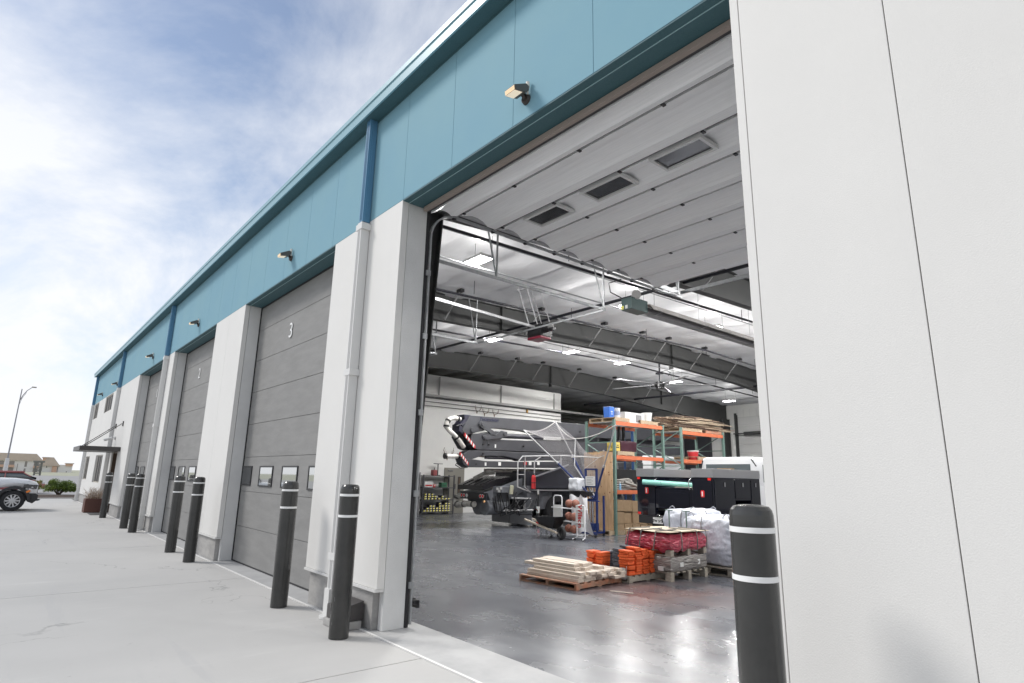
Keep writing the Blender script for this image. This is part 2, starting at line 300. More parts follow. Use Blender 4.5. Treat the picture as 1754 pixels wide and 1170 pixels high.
m = M()                                                                    # slab pours of the shop floor
fx = [-20.2, -17.1, -12.85, -8.75, -4.65, -0.5, 6.5]; fy = [3.33, 8.80, 13.2, 17.6, 22.0, 26.0, 30.0]
for i in range(6):
    for j in range(6):
        m.box((fx[i] + 0.0022, fy[j] + (0.0022 if j else 0), -0.2), (fx[i + 1] - 0.0022, fy[j + 1] - 0.0022, 0.0))
m.build('floor', FLOOR, kind='structure')
m = M(); rect(m, -20.2, 3.33, 6.5, 30, -0.02); m.build('floor_joint', JOINT, kind='structure')

# ---------------------------------------------------------------- the building
BD = thing('service_building', 'long white shop building with blue upper band and a row of tall grey overhead doors', 'building')
Y0 = 2.82; YP = 2.895; YJ = 3.13; ZB = 4.27; ZE = 5.57; ZD = 0.37
def part(mb, name, ms, bevel=0.0, label=None, parent=None): return mb.build(name, ms, parent=parent or BD, bevel=bevel, label=label)
seams = [-0.70 - 0.905 * k for k in range(-8, 40)]
def panels(m, x0, x1, z0, z1, ss, mi=0, gap=0.002, y0=Y0, y1=YP):
    ss = sorted([x for x in ss if x0 + 0.04 < x < x1 - 0.04]); e = [x0] + ss + [x1]
    for a, b in zip(e[:-1], e[1:]): m.box((a + (gap if a > x0 else 0), y0, z0), (b - (gap if b < x1 else 0), y1, z1), mi)
def pier(x0, x1, jl, jr, ss, lab=None, zt=ZB):
    m = M(); panels(m, x0, x1, ZD, zt, ss); part(m, 'wall_panel', WHITE, 0.003, lab)
    m = M(); m.box((x0 + (0.095 if jl else 0), YP + 0.006, ZD + 0.002), (x1 - (0.095 if jr else 0), YJ - 0.003, zt - 0.002)); part(m, 'wall_core', JAMB)
    m = M(); m.box((x0 + (0.10 if jl else 0), Y0 + 0.02, 0.003), (x1 - (0.10 if jr else 0), YJ - 0.005, ZD - 0.03)); part(m, 'foundation', CONC, 0.004)
    m = M(); m.box((x0 + 0.003, Y0 - 0.018, ZD - 0.026), (x1 - 0.003, YP, ZD - 0.002)); part(m, 'drip_flashing', WMETAL)
    for on, a, b in ((jl, x0 + 0.004, x0 + 0.09), (jr, x1 - 0.09, x1 - 0.004)):
        if on: m = M(); m.box((a, YP + 0.006, 0.004), (b, YJ, zt - 0.001)); part(m, 'door_jamb', JAMB, 0.002)
pier(-1.45, 6.5, True, False, [-1.40, -0.70, 0.205, 1.11, 2.015, 2.92, 3.825, 4.73, 5.64])
pier(-6.93, -5.23, True, True, [-6.1])
pier(-12.52, -10.65, True, True, [-11.6])
pier(-17.45, -16.30, True, True, [-16.9])
# office end with windows and the entrance
wins = [(-32.8, -31.3, 3.56, 4.25), (-29.05, -27.1, 3.60, 4.25), (-32.7, -31.25, 0.95, 1.93), (-28.7, -26.9, 0.90, 1.93)]
door_e = (-24.55, -23.25)
m = M(); xe = [-33.3, -32.75, -31.28, -28.88, -27.0, door_e[0], door_e[1], -21.2]
def wb(x0, x1, z0, z1): m.box((x0, Y0, z0), (x1, YP, z1))
wb(-33.3, -32.8, ZD, ZB); wb(-31.25, -29.05, ZD, ZB); wb(-26.9, door_e[0], ZD, ZB); wb(door_e[1], -21.2, ZD, ZB); wb(door_e[0], door_e[1], 2.0, ZB)
wb(-32.8, -31.25, ZD, 0.95); wb(-32.8, -31.25, 1.93, 3.56); wb(-32.8, -31.25, 4.25, ZB); wb(-29.05, -26.9, ZD, 0.90); wb(-29.05, -26.9, 1.93, 3.60); wb(-29.05, -26.9, 4.25, ZB)
part(m, 'wall_panel', WHITE, label='white office end wall with windows')
m = M(); m.box((-33.28, Y0 + 0.02, 0.003), (door_e[0] - 0.02, YJ, ZD - 0.03)); m.box((door_e[1] + 0.02, Y0 + 0.02, 0.003), (-21.3, YJ, ZD - 0.03)); part(m, 'foundation', CONC, 0.004)
m = M(); m.box((-33.3, Y0 - 0.018, ZD - 0.026), (door_e[0] - 0.01, YP, ZD - 0.002)); m.box((door_e[1] + 0.01, Y0 - 0.018, ZD - 0.026), (-21.2, YP, ZD - 0.002)); part(m, 'drip_flashing', WMETAL)
m = M(); m.box((-21.29, YP + 0.006, 0.004), (-21.204, YJ, ZB - 0.001)); part(m, 'door_jamb', JAMB)
m = M(); m.box((-33.28, YJ + 0.15, 0.003), (-20.2, YJ + 0.2, ZB)); part(m, 'wall_core', JAMB)
REVEAL = mat('window_reveal', (0.42, 0.39, 0.33), 0.5)
for x0, x1, z0, z1 in wins:
    m = M(); w = 0.05
    m.box((x0, Y0 + 0.03, z0), (x0 + w, YP + 0.05, z1)); m.box((x1 - w, Y0 + 0.03, z0), (x1, YJ + 0.1, z1)); m.box((x0 + w, Y0 + 0.03, z0), (x1 - w, YJ + 0.1, z0 + 0.04)); m.box((x0 + w, Y0 + 0.03, z1 - 0.04), (x1 - w, YJ + 0.1, z1))
    for k in (1, 2): xm = x0 + (x1 - x0) * k / 3; m.box((xm - 0.03, Y0 + 0.034, z0 + 0.04), (xm + 0.03, Y0 + 0.06, z1 - 0.04))
    wn = part(m, 'window', REVEAL)
    m = M(); m.box((x0 + w, Y0 + 0.042, z0 + 0.04), (x1 - w, Y0 + 0.048, z1 - 0.04)); part(m, 'pane', OFFG, parent=wn)
m = M(); x0, x1 = door_e; m.box((x0, Y0 + 0.04, 0.003), (x0 + 0.07, YJ + 0.1, 2.0)); m.box((x1 - 0.07, Y0 + 0.04, 0.003), (x1, YJ + 0.1, 2.0)); m.box((x0 + 0.07, Y0 + 0.04, 1.93), (x1 - 0.07, YJ + 0.1, 2.0))
m.box((x0 + 0.07, YJ, 0.01), (x0 + 0.2, YJ + 0.04, 1.93)); m.box((x1 - 0.2, YJ, 0.01), (x1 - 0.07, YJ + 0.04, 1.93)); m.box((x0 + 0.2, YJ, 0.01), (x1 - 0.2, YJ + 0.04, 0.2)); m.box((x0 + 0.2, YJ, 1.8), (x1 - 0.2, YJ + 0.04, 1.93))
ed = part(m, 'entrance_door', mat('bronze_frame', (0.10, 0.065, 0.045), 0.45))
m = M(); m.box((x0 + 0.2, YJ + 0.015, 0.2), (x1 - 0.2, YJ + 0.025, 1.8)); part(m, 'pane', GLASS, parent=ed)
m = M(); m.cyl((x1 - 0.14, YJ - 0.05, 0.75), (x1 - 0.14, YJ - 0.05, 1.05), 0.012, mi=0); part(m, 'handle', CHROME, parent=ed)
# blue fascia band, soffits, eave
opens = [(-21.2, -17.45), (-16.30, -12.52), (-10.65, -6.93), (-5.23, -1.45)]
m = M(); panels(m, -33.3, 6.5, ZB + 0.004, ZE, seams + [-33.2]); part(m, 'fascia_panel', BLUE, 0.002, 'blue upper wall band in vertical panels')
m = M(); m.box((-33.28, YP + 0.006, ZB + 0.006), (6.5, YJ, ZE)); part(m, 'fascia_core', BLUE_SHADED)
for x0, x1 in opens:
    m = M(); m.box((x0 + 0.002, Y0 + 0.001, ZB - 0.012), (x1 - 0.002, YP - 0.003, ZB)); m.box((x0 + 0.002, YP + 0.003, ZB - 0.016), (x1 - 0.002, YJ - 0.03, ZB)); part(m, 'door_header', BLUE_SHADED, 0.002)
    m = M(); m.box((x0 + 0.002, YP - 0.0015, ZB - 0.0175), (x1 - 0.002, YP + 0.002, ZB - 0.002)); part(m, 'trim_bead', mat('bead_light', (0.35, 0.52, 0.55), 0.4))
m = M(); m.box((-33.45, 2.665, ZE), (6.5, Y0 - 0.003, ZE + 0.012)); m.box((-33.45, Y0 - 0.006, ZE - 0.02), (6.5, Y0 - 0.0005, ZE - 0.001)); part(m, 'soffit', BLUE_SHADED)
m = M(); m.prism([(2.665, ZE - 0.006), (2.645, ZE - 0.006), (2.640, ZE + 0.10), (2.627, ZE + 0.105), (2.627, ZE + 0.165), (2.655, ZE + 0.17), (2.655, ZE + 0.105), (2.665, ZE + 0.10)], 0, -33.47, 6.5)
part(m, 'gutter', TRIM)
zr = lambda y: 5.50 + 0.0283 * (min(y, 2 * 16.2 - y) - 3.1)
m = M(); m.prism([(2.66, 5.66), (16.2, 6.02), (29.75, 5.66), (29.75, 5.60), (16.2, 5.96), (2.66, 5.60)], 0, -33.45, 6.6); part(m, 'roof', mat('roof_metal', (0.55, 0.56, 0.56), 0.4, metal=0.3))
m = M(); m.box((-33.3, 3.15, 0), (-33.22, 29.7, 5.6)); part(m, 'end_wall', WHITE)
m = M(); m.box((6.42, 3.15, 0), (6.5, 29.7, 5.6)); part(m, 'end_wall', WHITE)
# downspouts
for xd in (-6.02, -16.98, -25.1, -33.1):
    m = M(); m.prism([(xd - 0.045, Y0 - 0.10), (xd + 0.045, Y0 - 0.10), (xd + 0.045, Y0 - 0.006), (xd - 0.045, Y0 - 0.006)], 2, ZB - 0.02, ZE)
    for k in (-0.02, 0.0, 0.02): m.box((xd + k - 0.004, Y0 - 0.105, ZB), (xd + k + 0.004, Y0 - 0.1, ZE - 0.01))
    for k in (-0.075, -0.05, -0.025): m.box((xd + 0.045, Y0 + k - 0.004, ZB), (xd + 0.05, Y0 + k + 0.004, ZE - 0.01))
    part(m, 'downspout', DBLUE, 0.004)
    m = M(); m.prism([(xd - 0.05, Y0 - 0.108), (xd + 0.05, Y0 - 0.108), (xd + 0.05, Y0 - 0.006), (xd - 0.05, Y0 - 0.006)], 2, 0.04, ZB - 0.03)
    for k in (-0.02, 0.0, 0.02): m.box((xd + k - 0.004, Y0 - 0.113, 0.2), (xd + k + 0.004, Y0 - 0.108, ZB - 0.05))
    m.box((xd - 0.056, Y0 - 0.13, 0.03), (xd + 0.056, Y0 - 0.02, 0.28)); m.cyl((xd, Y0 - 0.07, 0.002), (xd, Y0 - 0.07, 0.03), 0.11, n=20)
    ds = part(m, 'downspout', WMETAL, 0.004)
    for z in (ZB - 0.12, 2.45, 0.55): m = M(); m.box((xd - 0.075, Y0 - 0.116, z), (xd + 0.075, Y0 - 0.002, z + 0.07)); part(m, 'strap', WMETAL, parent=ds)
# overhead doors (closed)
def number_mesh(txt, x, z): m = M(); m.text(txt, 0.34, (x, 3.088, z), (1, 0, 0), (0, 0, 1), 0.003, bold=-0.002); return m
for (x0, x1), num in zip(opens[:3], '123'):
    m = M(); h = 0.5445; a, b = x0 - 0.2, x1 + 0.2
    for k in range(8): m.box((a, 3.10, 0.012 + k * h), (b, 3.15, (k + 1) * h + 0.006)); 
    m.box((a, 3.115, 0.005), (b, 3.14, 4.4)); m.box((a, 3.095, 0.002), (b, 3.16, 0.03), 1)
    dd = part(m, 'overhead_door', [DOORM, BLACKR], 0.003, 'closed dark grey sectional door number %s' % num)
    for k in range(4):
        xa = x0 - 0.10 + k * 0.985; 
        m = M(); za, zb = 1.19, 1.50
        for q in ((xa, za, xa + 0.6, za + 0.022), (xa, zb - 0.022, xa + 0.6, zb), (xa, za + 0.022, xa + 0.022, zb - 0.022), (xa + 0.578, za + 0.022, xa + 0.6, zb - 0.022)): m.box((q[0], 3.085, q[1]), (q[2], 3.099, q[3]))
        m.box((xa + 0.022, 3.0905, za + 0.022), (xa + 0.578, 3.0985, zb - 0.022), 1)
        part(m, 'window', [BLACKM, GLASS if k == 0 else MIRR], parent=dd)
    part(number_mesh(num, x0 + 1.62, 3.55), 'door_number', mat('number_white', (0.85, 0.85, 0.84), 0.5), parent=dd)
    m = M()
    for xx, d in ((x0 + 0.002, 1), (x1 - 0.002, -1)): m.box((xx, 3.085, 0.01), (xx + d * 0.02, 3.10, ZB - 0.02))
    m.box((x0 + 0.02, 3.085, ZB - 0.04), (x1 - 0.02, 3.099, ZB - 0.02)); part(m, 'weather_seal', BLACKR)
    # horizontal tracks inside
    m = M()
    for xx in (x0 + 0.12 - 0.2, x1 - 0.12 + 0.2):
        m.beam((xx, 3.25, 4.42), (xx, 7.95, 4.42), 0.02, 0.05); m.beam((xx, 3.2, 0.05), (xx, 3.2, 4.25), 0.05, 0.03, up=(0, 1, 0)); m.beam((xx, 3.2, 4.25), (xx, 3.34, 4.42), 0.04, 0.03)
        for yy in (5.4, 7.9):
            for e in (-0.22, 0.0): m.beam((xx + e, yy + e * 0.4, 5.52), (xx, yy, 4.42), 0.022, 0.022)
    m.beam((x0 - 0.08, 7.95, 4.42), (x1 + 0.08, 7.95, 4.42), 0.02, 0.03)
    part(m, 'door_track', GALV)
    m = M(); xc = (x0 + x1) / 2; m.cyl((x0 - 0.1, 3.35, 4.75), (x1 + 0.1, 3.35, 4.75), 0.03, mi=0); m.cyl((xc - 1.2, 3.35, 4.75), (xc + 1.2, 3.35, 4.75), 0.06, mi=0); part(m, 'torsion_spring', FRAME)
# canopy over the entrance
CAN = mat('canopy_bronze', (0.055, 0.05, 0.048), 0.4)
m = M(); m.box((-24.9, 1.77, 1.965), (-22.72, Y0 - 0.003, 2.005)); m.box((-24.9, 1.75, 1.96), (-24.86, Y0 - 0.003, 2.10)); m.box((-22.74, 1.75, 1.96), (-22.70, Y0 - 0.003, 2.10)); m.box((-24.86, 1.75, 1.96), (-22.74, 1.79, 2.10)); cn = part(m, 'canopy', CAN, 0.004)
for xx in (-24.6, -23.0):
    m = M(); m.tube([(xx, 1.9, 2.11), (xx, 2.2, 2.36), (xx, 2.78, 2.86)], 0.014, 6); m.box((xx - 0.04, 2.79, 2.78), (xx + 0.04, Y0 - 0.001, 2.94)); m.ball((xx, 1.9, 2.12), 0.03); m.ball((xx, 2.62, 2.72), 0.026)
    part(m, 'hanger_rod', CAN, parent=cn)

# ---------------------------------------------------------------- interior structure
m = M(); ny = 170
def cf(u, v):
    y = 3.14 + v * (29.6 - 3.14); x = -33.0 + u * 39.4; ph = (y - 3.14) / 1.25 % 1
    sag = 0.08 * math.sin(math.pi * ph) ** 0.7 if 0 < ph < 1 else 0
    return (x, y, zr(y) - 0.005 - sag - 0.012 * math.sin(x * 2.1 + y * 1.7) * math.sin(math.pi * ph) - 0.01 * math.sin(x * 5.3 + 3 * math.sin(y)))
m.grid(cf, 150, 212); ce = part(m, 'ceiling', CEIL)
m = M(); m.box((-20.0, 3.14, 0.003), (-19.92, 19.8, 5.35)); 
part(m, 'partition_wall', WALLI)
m = M(); m.box((-33.2, 29.55, 0.003), (6.4, 29.68, 5.45)); part(m, 'back_wall', mat('rear_liner', (0.62, 0.62, 0.60), 0.5))
m = M()
for k in range(56): xx = -33 + k * 0.36; m.box((xx, 29.535, 0.1), (xx + 0.03, 29.549, 5.2))
part(m, 'wall_rib', mat('rib_white', (0.58, 0.58, 0.57), 0.5))
m = M(); m.box((-33.2, 3.14, 0.0031), (-33.19, 29.5, 5.4)); m.box((6.40, 3.14, 0.003), (6.41, 29.5, 5.4)); part(m, 'side_liner', WALLI)
m = M()
for z in (4.46,): m.box((-19.90, 3.2, z), (-19.76, 26, z + 0.09)); m.box((-19.915, 3.2, z - 0.06), (-19.86, 26, z - 0.003), 1)
for k in range(6): m.box((-19.90, 3.3 + k * 3.2, 4.56), (-19.87, 3.34 + k * 3.2, 5.3))
part(m, 'wall_girt', [mat('girt_grey', (0.32, 0.32, 0.31), 0.5), BLACKM])
m = M()
for z in (4.26, 4.10): m.cyl((-19.86, 3.3, z), (-19.86, 27, z), 0.012, n=6)
part(m, 'conduit', FRAME)
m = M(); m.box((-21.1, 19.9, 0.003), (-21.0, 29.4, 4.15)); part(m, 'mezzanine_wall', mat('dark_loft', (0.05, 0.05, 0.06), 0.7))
# rigid frames
prof = [(3.15, 4.62), (3.85, 4.70), (6.5, 4.90), (9.0, 4.97), (12.5, 5.08), (16.2, 5.10), (19.9, 4.98), (23.5, 4.72), (27.0, 4.5), (28.6, 4.42), (29.3, 4.4)]
def frame(X, lab):
    m = M(); top = [(y, zr(y) - 0.07) for y, z in prof][::-1]
    m.prism(prof + top, 0, X - 0.006, X + 0.006)
    for i in range(len(prof) - 1):
        (ya, za), (yb, zb) = prof[i], prof[i + 1]
        m.beam((X, ya, za - 0.008), (X, yb, zb - 0.008), 0.17, 0.016); m.beam((X, ya, zr(ya) - 0.075), (X, yb, zr(yb) - 0.075), 0.17, 0.016)
    for y in (16.2, 9.0, 23.5): m.box((X - 0.08, y - 0.012, zr(16.2) - 0.9 if y == 16.2 else 4.95), (X + 0.08, y + 0.012, zr(y) - 0.08))
    for y0, s in ((3.15, 1), (29.45, -1)):
        ya = y0; yb0 = y0 + s * 0.40; yb1 = y0 + s * 0.66; zt = 4.70
        m.prism([(ya, 0.003), (yb0, 0.003), (yb1, zt), (ya, zt)], 0, X - 0.0055, X + 0.0055)
        m.beam((X, yb0, 0.004), (X, yb1, zt), 0.17, 0.016, up=(0, 1, 0)); m.box((X - 0.085, ya, 0.004), (X + 0.085, ya + s * 0.012, zt))
    fr = part(m, 'steel_frame', FRAME, label=lab)
    for y in (5.2, 7.3, 9.8, 12.2, 13.9, 15.2, 17.2, 19.4, 22.0, 24.5):
        zb = [za + (zb_ - za) * (y - ya) / (yb - ya) for (ya, za), (yb, zb_) in zip(prof[:-1], prof[1:]) if ya <= y <= yb][0]
        m = M(); m.beam((X + 0.05, y, zb + 0.02), (X + 0.62, y, zr(y) - 0.13), 0.03, 0.02); m.box((X + 0.55, y - 0.05, zr(y) - 0.15), (X + 0.72, y + 0.05, zr(y) - 0.085), 1); part(m, 'flange_brace', [mat('brace_grey', (0.30, 0.30, 0.30), 0.4), BLACKM], parent=fr)
frame(-6.05, 'dark steel frame nearest the open door'); frame(-11.2, 'dark steel frame behind the door operator'); frame(-16.9, 'farthest dark steel frame'); frame(-0.6, None)
# sprinkler and gas piping
m = M()
for X, z in ((-7.05, 5.22), (-9.9, 5.25), (-13.2, 5.3), (-17.9, 5.2)):
    m.tube([(X, 3.3, z - 0.18), (X, 16.2, z + 0.15), (X, 29.0, z - 0.2)], 0.028, 8)
    for k in range(8): m.cyl((X, 4.2 + 3 * k, z + 0.0), (X, 4.2 + 3 * k, z + 0.30), 0.008, n=5)
m.tube([(-20, 9.2, 5.02), (-4.0, 9.25, 5.05)], 0.035, 8); m.tube([(-20, 21.5, 5.0), (-4, 21.5, 5.0)], 0.045, 8)
part(m, 'sprinkler_pipe', PIPE)
m = M(); m.tube([(-8.0, 3.3, 5.0), (-8.0, 28, 5.2)], 0.014, 6); m.tube([(-7.6, 3.3, 5.3), (-7.7, 16, 5.6)], 0.012, 6); m.tube([(-12.2, 3.3, 5.25), (-12.2, 28, 5.25)], 0.012, 6); part(m, 'conduit', GALV)
# rear doors (overhead) seen at the far right, personnel door
m = M()
for k in range(10): m.box((-16.4, 29.50, 0.02 + k * 0.48), (-11.5, 29.534, (k + 1) * 0.48))
rd = part(m, 'overhead_door', mat('rear_door_grey', (0.50, 0.50, 0.49), 0.5), 0.004, 'closed light grey rear overhead door')
m = M(); m.box((-16.55, 29.44, 0.01), (-16.45, 29.53, 5.0)); m.box((-16.42, 29.44, 0.01), (-16.38, 29.49, 4.9)); m.cyl((-16.5, 29.2, 3.9), (-11, 29.2, 3.9), 0.03); m.cyl((-15.9, 29.2, 3.9), (-14.5, 29.2, 3.9), 0.085)
part(m, 'door_track', FRAME)
m = M(); m.box((-19.6, 29.3, 0.01), (-18.0, 29.52, 4.9)); part(m, 'steel_column', mat('dark_column', (0.04, 0.042, 0.05), 0.5))
# grey personnel door in the partition
m = M(); DG = mat('door_taupe', (0.20, 0.19, 0.165), 0.55)
m.box((-19.918, 13.35, 0.003), (-19.88, 14.30, 1.74)); pd = part(m, 'door', DG, 0.004, 'taupe steel door with narrow window slot')
m = M(); m.box((-19.882, 13.99, 0.75), (-19.874, 14.13, 1.40)); m.box((-19.875, 14.02, 0.78), (-19.872, 14.10, 1.37), 1); part(m, 'window', [BLACKM, mat('slot_glass', (0.12, 0.09, 0.07), 0.2)], parent=pd)
m = M(); m.box((-19.88, 13.80, 0.92), (-19.865, 13.88, 1.12)); m.cyl((-19.86, 13.84, 1.0), (-19.83, 13.84, 1.0), 0.02, mi=1); m.box((-19.88, 13.5, 1.6), (-19.86, 13.72, 1.64), 1); part(m, 'handle', [BLACKM, CHROME], parent=pd)

# ---------------------------------------------------------------- the open overhead door
OX0, OX1 = -5.22, -1.25
m = M(); ybr = [3.49, 4.05, 4.57, 5.08, 5.61, 6.15, 6.67, 7.2]; ZS = 4.30
sect = [((3.09, 4.20), (3.49, ZS))] + [((a + 0.004, ZS), (b - 0.004, ZS)) for a, b in zip(ybr[:-1], ybr[1:])]
od = thing('raised_overhead_door', 'raised white sectional door hanging overhead inside the open bay', 'overhead door', (-3.34, 3.2, 4.3))
for i, ((ya, za), (yb, zb)) in enumerate(sect):
    m = M(); w = (yb - ya)
    # underside with stiffening channels: profile across y
    g0 = 0.050
    Z_ = lambda t, d: za + (zb - za) * t + d
    prof_ = [(0.0, -0.002), (0.12, 0.010), (0.28, 0.036), (0.45, 0.034), (0.58, 0.018), (0.68, -0.004), (0.74, -0.026), (0.97, -0.026)]
    P = [(ya + g0, za + 0.045)] + [(ya + g0 + t * (w - g0), Z_(t, d)) for t, d in prof_] + [(yb - 0.004, zb + 0.045)]
    m.prism(P[::-1], 0, OX0 + 0.05, OX1 - 0.05)
    if i: m.box((OX0 + 0.02, ya, ZS + 0.004), (OX0 + 0.055, yb, ZS + 0.05), 1); m.box((OX1 - 0.085, ya, ZS - 0.022), (OX1 - 0.02, yb, ZS + 0.05), 1)
    m.box((OX0 + 0.05, ya - 0.012, za + 0.046), (OX1 - 0.05, ya + 0.03, za + 0.052), 2); m.box((OX0 + 0.05, ya + 0.004, za + 0.004), (OX1 - 0.05, ya + 0.030, za + 0.045), 2)  # dark strips stand in for the shadow lines in the section gaps
    sec = m.build('door_section', [DOORW, GALV2, mat('gap_shadow_strip', (0.05, 0.05, 0.05), 0.7)], parent=od)
    if i == 2:
        for xw in (-4.74, -3.86, -2.99, -2.11):
            m = M(); xa, xb, y0, y1 = xw, xw + 0.54, 4.66 - 0.52 + 0.35, 4.80
            y0 = 4.10; y1 = 4.39
            m.box((xa, y0, ZS - 0.03), (xb, y0 + 0.03, ZS + 0.004)); m.box((xa, y1 - 0.03, ZS - 0.03), (xb, y1, ZS + 0.004)); m.box((xa, y0 + 0.03, ZS - 0.03), (xa + 0.03, y1 - 0.03, ZS + 0.004)); m.box((xb - 0.03, y0 + 0.03, ZS - 0.03), (xb, y1 - 0.03, ZS + 0.004))
            m.box((xa + 0.03, y0 + 0.03, ZS - 0.012), (xb - 0.03, y1 - 0.03, ZS + 0.004), 1); m.build('window', [WHP, mat('hatch_glass', (0.035, 0.037, 0.04), 0.12)], parent=sec)
    if i:
        for xh in (OX0 + 0.15, -4.2, -3.3, -2.4, OX1 - 0.15):
            m = M(); m.box((xh - 0.03, ya - 0.035, ZS - 0.022), (xh + 0.03, ya - 0.006, ZS - 0.0185)); m.box((xh - 0.012, ya - 0.012, ZS - 0.034), (xh + 0.016, ya + 0.03, ZS - 0.0225), 1); m.build('hinge', [GALV, BLACKM], parent=sec)
m = M(); m.box((OX0 + 0.04, 3.05, 4.20), (OX1 - 0.04, 3.09, 4.245)); m.build('bottom_seal', mat('bottom_seal_brown', (0.30, 0.25, 0.22), 0.6), parent=od)
m = M()
for xx in (OX0 - 0.02, OX1 + 0.02):
    pts = [(xx, 3.19, 0.03), (xx, 3.19, 3.95)] + [(xx, 3.19 + 0.33 * (1 - math.cos(a)), 3.95 + 0.33 * math.sin(a)) for a in [math.pi / 2 * k / 8 for k in range(1, 9)]] + [(xx, 7.9, 4.28)]
    for (p, q) in zip(pts[:-1], pts[1:]): m.beam(p, q, 0.045, 0.02, up=(0, 0, 1) if abs(q[1] - p[1]) > abs(q[2] - p[2]) else (0, 1, 0))
    m.beam((xx - 0.02, 3.5, 4.37), (xx - 0.02, 7.9, 4.37), 0.012, 0.07)
    for z in (0.35, 1.2, 2.0, 2.8, 3.5): m.box((xx - 0.03, 3.15, z), (xx + 0.035, 3.20, z + 0.06))
    for y in (5.2, 7.85):
        for e in (0.0, -0.25): m.beam((xx, y, 4.4), (xx + e, y + 0.1, zr(y) - 0.08), 0.022, 0.022)
m.beam((OX0, 7.9, 4.36), (OX1, 7.9, 4.36), 0.03, 0.05); m.build('track', GALV, parent=od)
m = M(); m.box((-5.245, 3.134, 0.006), (-5.225, 3.17, ZB - 0.03)); m.build('side_seal', BLACKR, parent=od)
m = M()
for k in range(8):
    y = ybr[k] if k else 3.49; m.cyl((OX0 - 0.02, y, 4.28), (OX0 + 0.12, y, 4.28), 0.012, n=6); m.cyl((OX0 - 0.03, y, 4.28), (OX0 - 0.005, y, 4.28), 0.03, n=10, mi=1); m.cyl((OX1 + 0.005, y, 4.28), (OX1 + 0.03, y, 4.28), 0.03, n=10, mi=1)
m.build('roller', [GALV, BLACKM], parent=od)
m = M(); m.box((-5.40, 3.20, 0.19), (-5.26, 3.26, 0.25)); m.cyl((-5.26, 3.23, 0.22), (-5.20, 3.23, 0.22), 0.022); m.box((-5.30, 3.24, 0.17), (-5.20, 3.27, 0.24)); m.build('safety_sensor', BLACKM, parent=od)
# operator on a rail behind door 3
op = thing('door_operator', 'dark door opener motor with red cover hanging at the inner end of a rail', 'door opener', (-8.9, 8.3, 4.4))
m = M(); m.beam((-8.72, 3.3, 4.60), (-9.0, 8.2, 4.52), 0.04, 0.05); m.build('rail', GALV2, parent=op)
m = M(); m.box((-9.22, 8.15, 4.32), (-8.82, 8.50, 4.58)); m.cyl((-8.84, 8.3, 4.50), (-8.66, 8.3, 4.50), 0.10, n=16); m.cyl((-8.66, 8.34, 4.45), (-8.60, 8.34, 4.45), 0.05, n=12, mi=1); m.build('motor', [BLACKM, CHROME], parent=op, bevel=0.012)
m = M(); m.box((-9.20, 8.13, 4.26), (-8.80, 8.45, 4.315)); m.build('cover', mat('maroon', (0.20, 0.02, 0.04), 0.3), parent=op, bevel=0.02)
m = M()
for x, y in ((-9.1, 8.1), (-8.85, 8.1), (-9.1, 8.5), (-8.85, 8.5)): m.beam((x, y, 4.55), (x - 0.15, y - 0.2, zr(y) - 0.25), 0.02, 0.02)
m.beam((-9.4, 8.0, zr(8) - 0.25), (-8.7, 8.05, zr(8) - 0.25), 0.03, 0.03); m.build('hanger', GALV2, parent=op)
# ---------------------------------------------------------------- lamps, heater, fan
LEDM = mat('led_panel', (0.9, 0.9, 0.9), 0.4, emit=(1, 1, 1), estr=25.0)
spots = [(-8.6, 6.31, 5.42), (-8.55, 10.85, 5.48), (-13.85, 10.85, 5.50), (-13.6, 14.0, 5.56), (-13.76, 16.85, 5.6), (-14.5, 21.2, 5.5), (-15.6, 27.4, 5.38), (-8.6, 14.4, 5.55), (-8.6, 17.5, 5.58), (-17.9, 19.4, 5.42), (-3.4, 10.85, 5.48), (-3.4, 15.0, 5.58), (-3.4, 20.5, 5.52), (-8.6, 22.5, 5.45), (1.8, 8.0, 5.40), (1.8, 14.0, 5.55)]  # last fixtures are unseen; right hand bay pair added to brighten the ceiling
labs = ['glowing panel light just inside the open bay behind the first steel frame', 'panel light beside the gas burner box', 'panel light left of the others below the middle beam', 'second panel light right of the door opener', 'third panel light in the row above the ceiling fan', 'panel light right of the ceiling fan motor', 'panel light farthest back near the rear door', 'panel light partly behind the tube heater', 'panel light behind the tube heater toward the rear', 'far panel light left of the ceiling fan blade', 'panel light above the near bay', 'panel light above the near bay farther in', 'panel light over the near bay toward the rear', 'panel light near the rear of the middle bay', 'added unseen panel light brightening the ceiling, right hand bay near the front', 'added unseen panel light brightening the ceiling, right hand bay farther in']
L0 = None
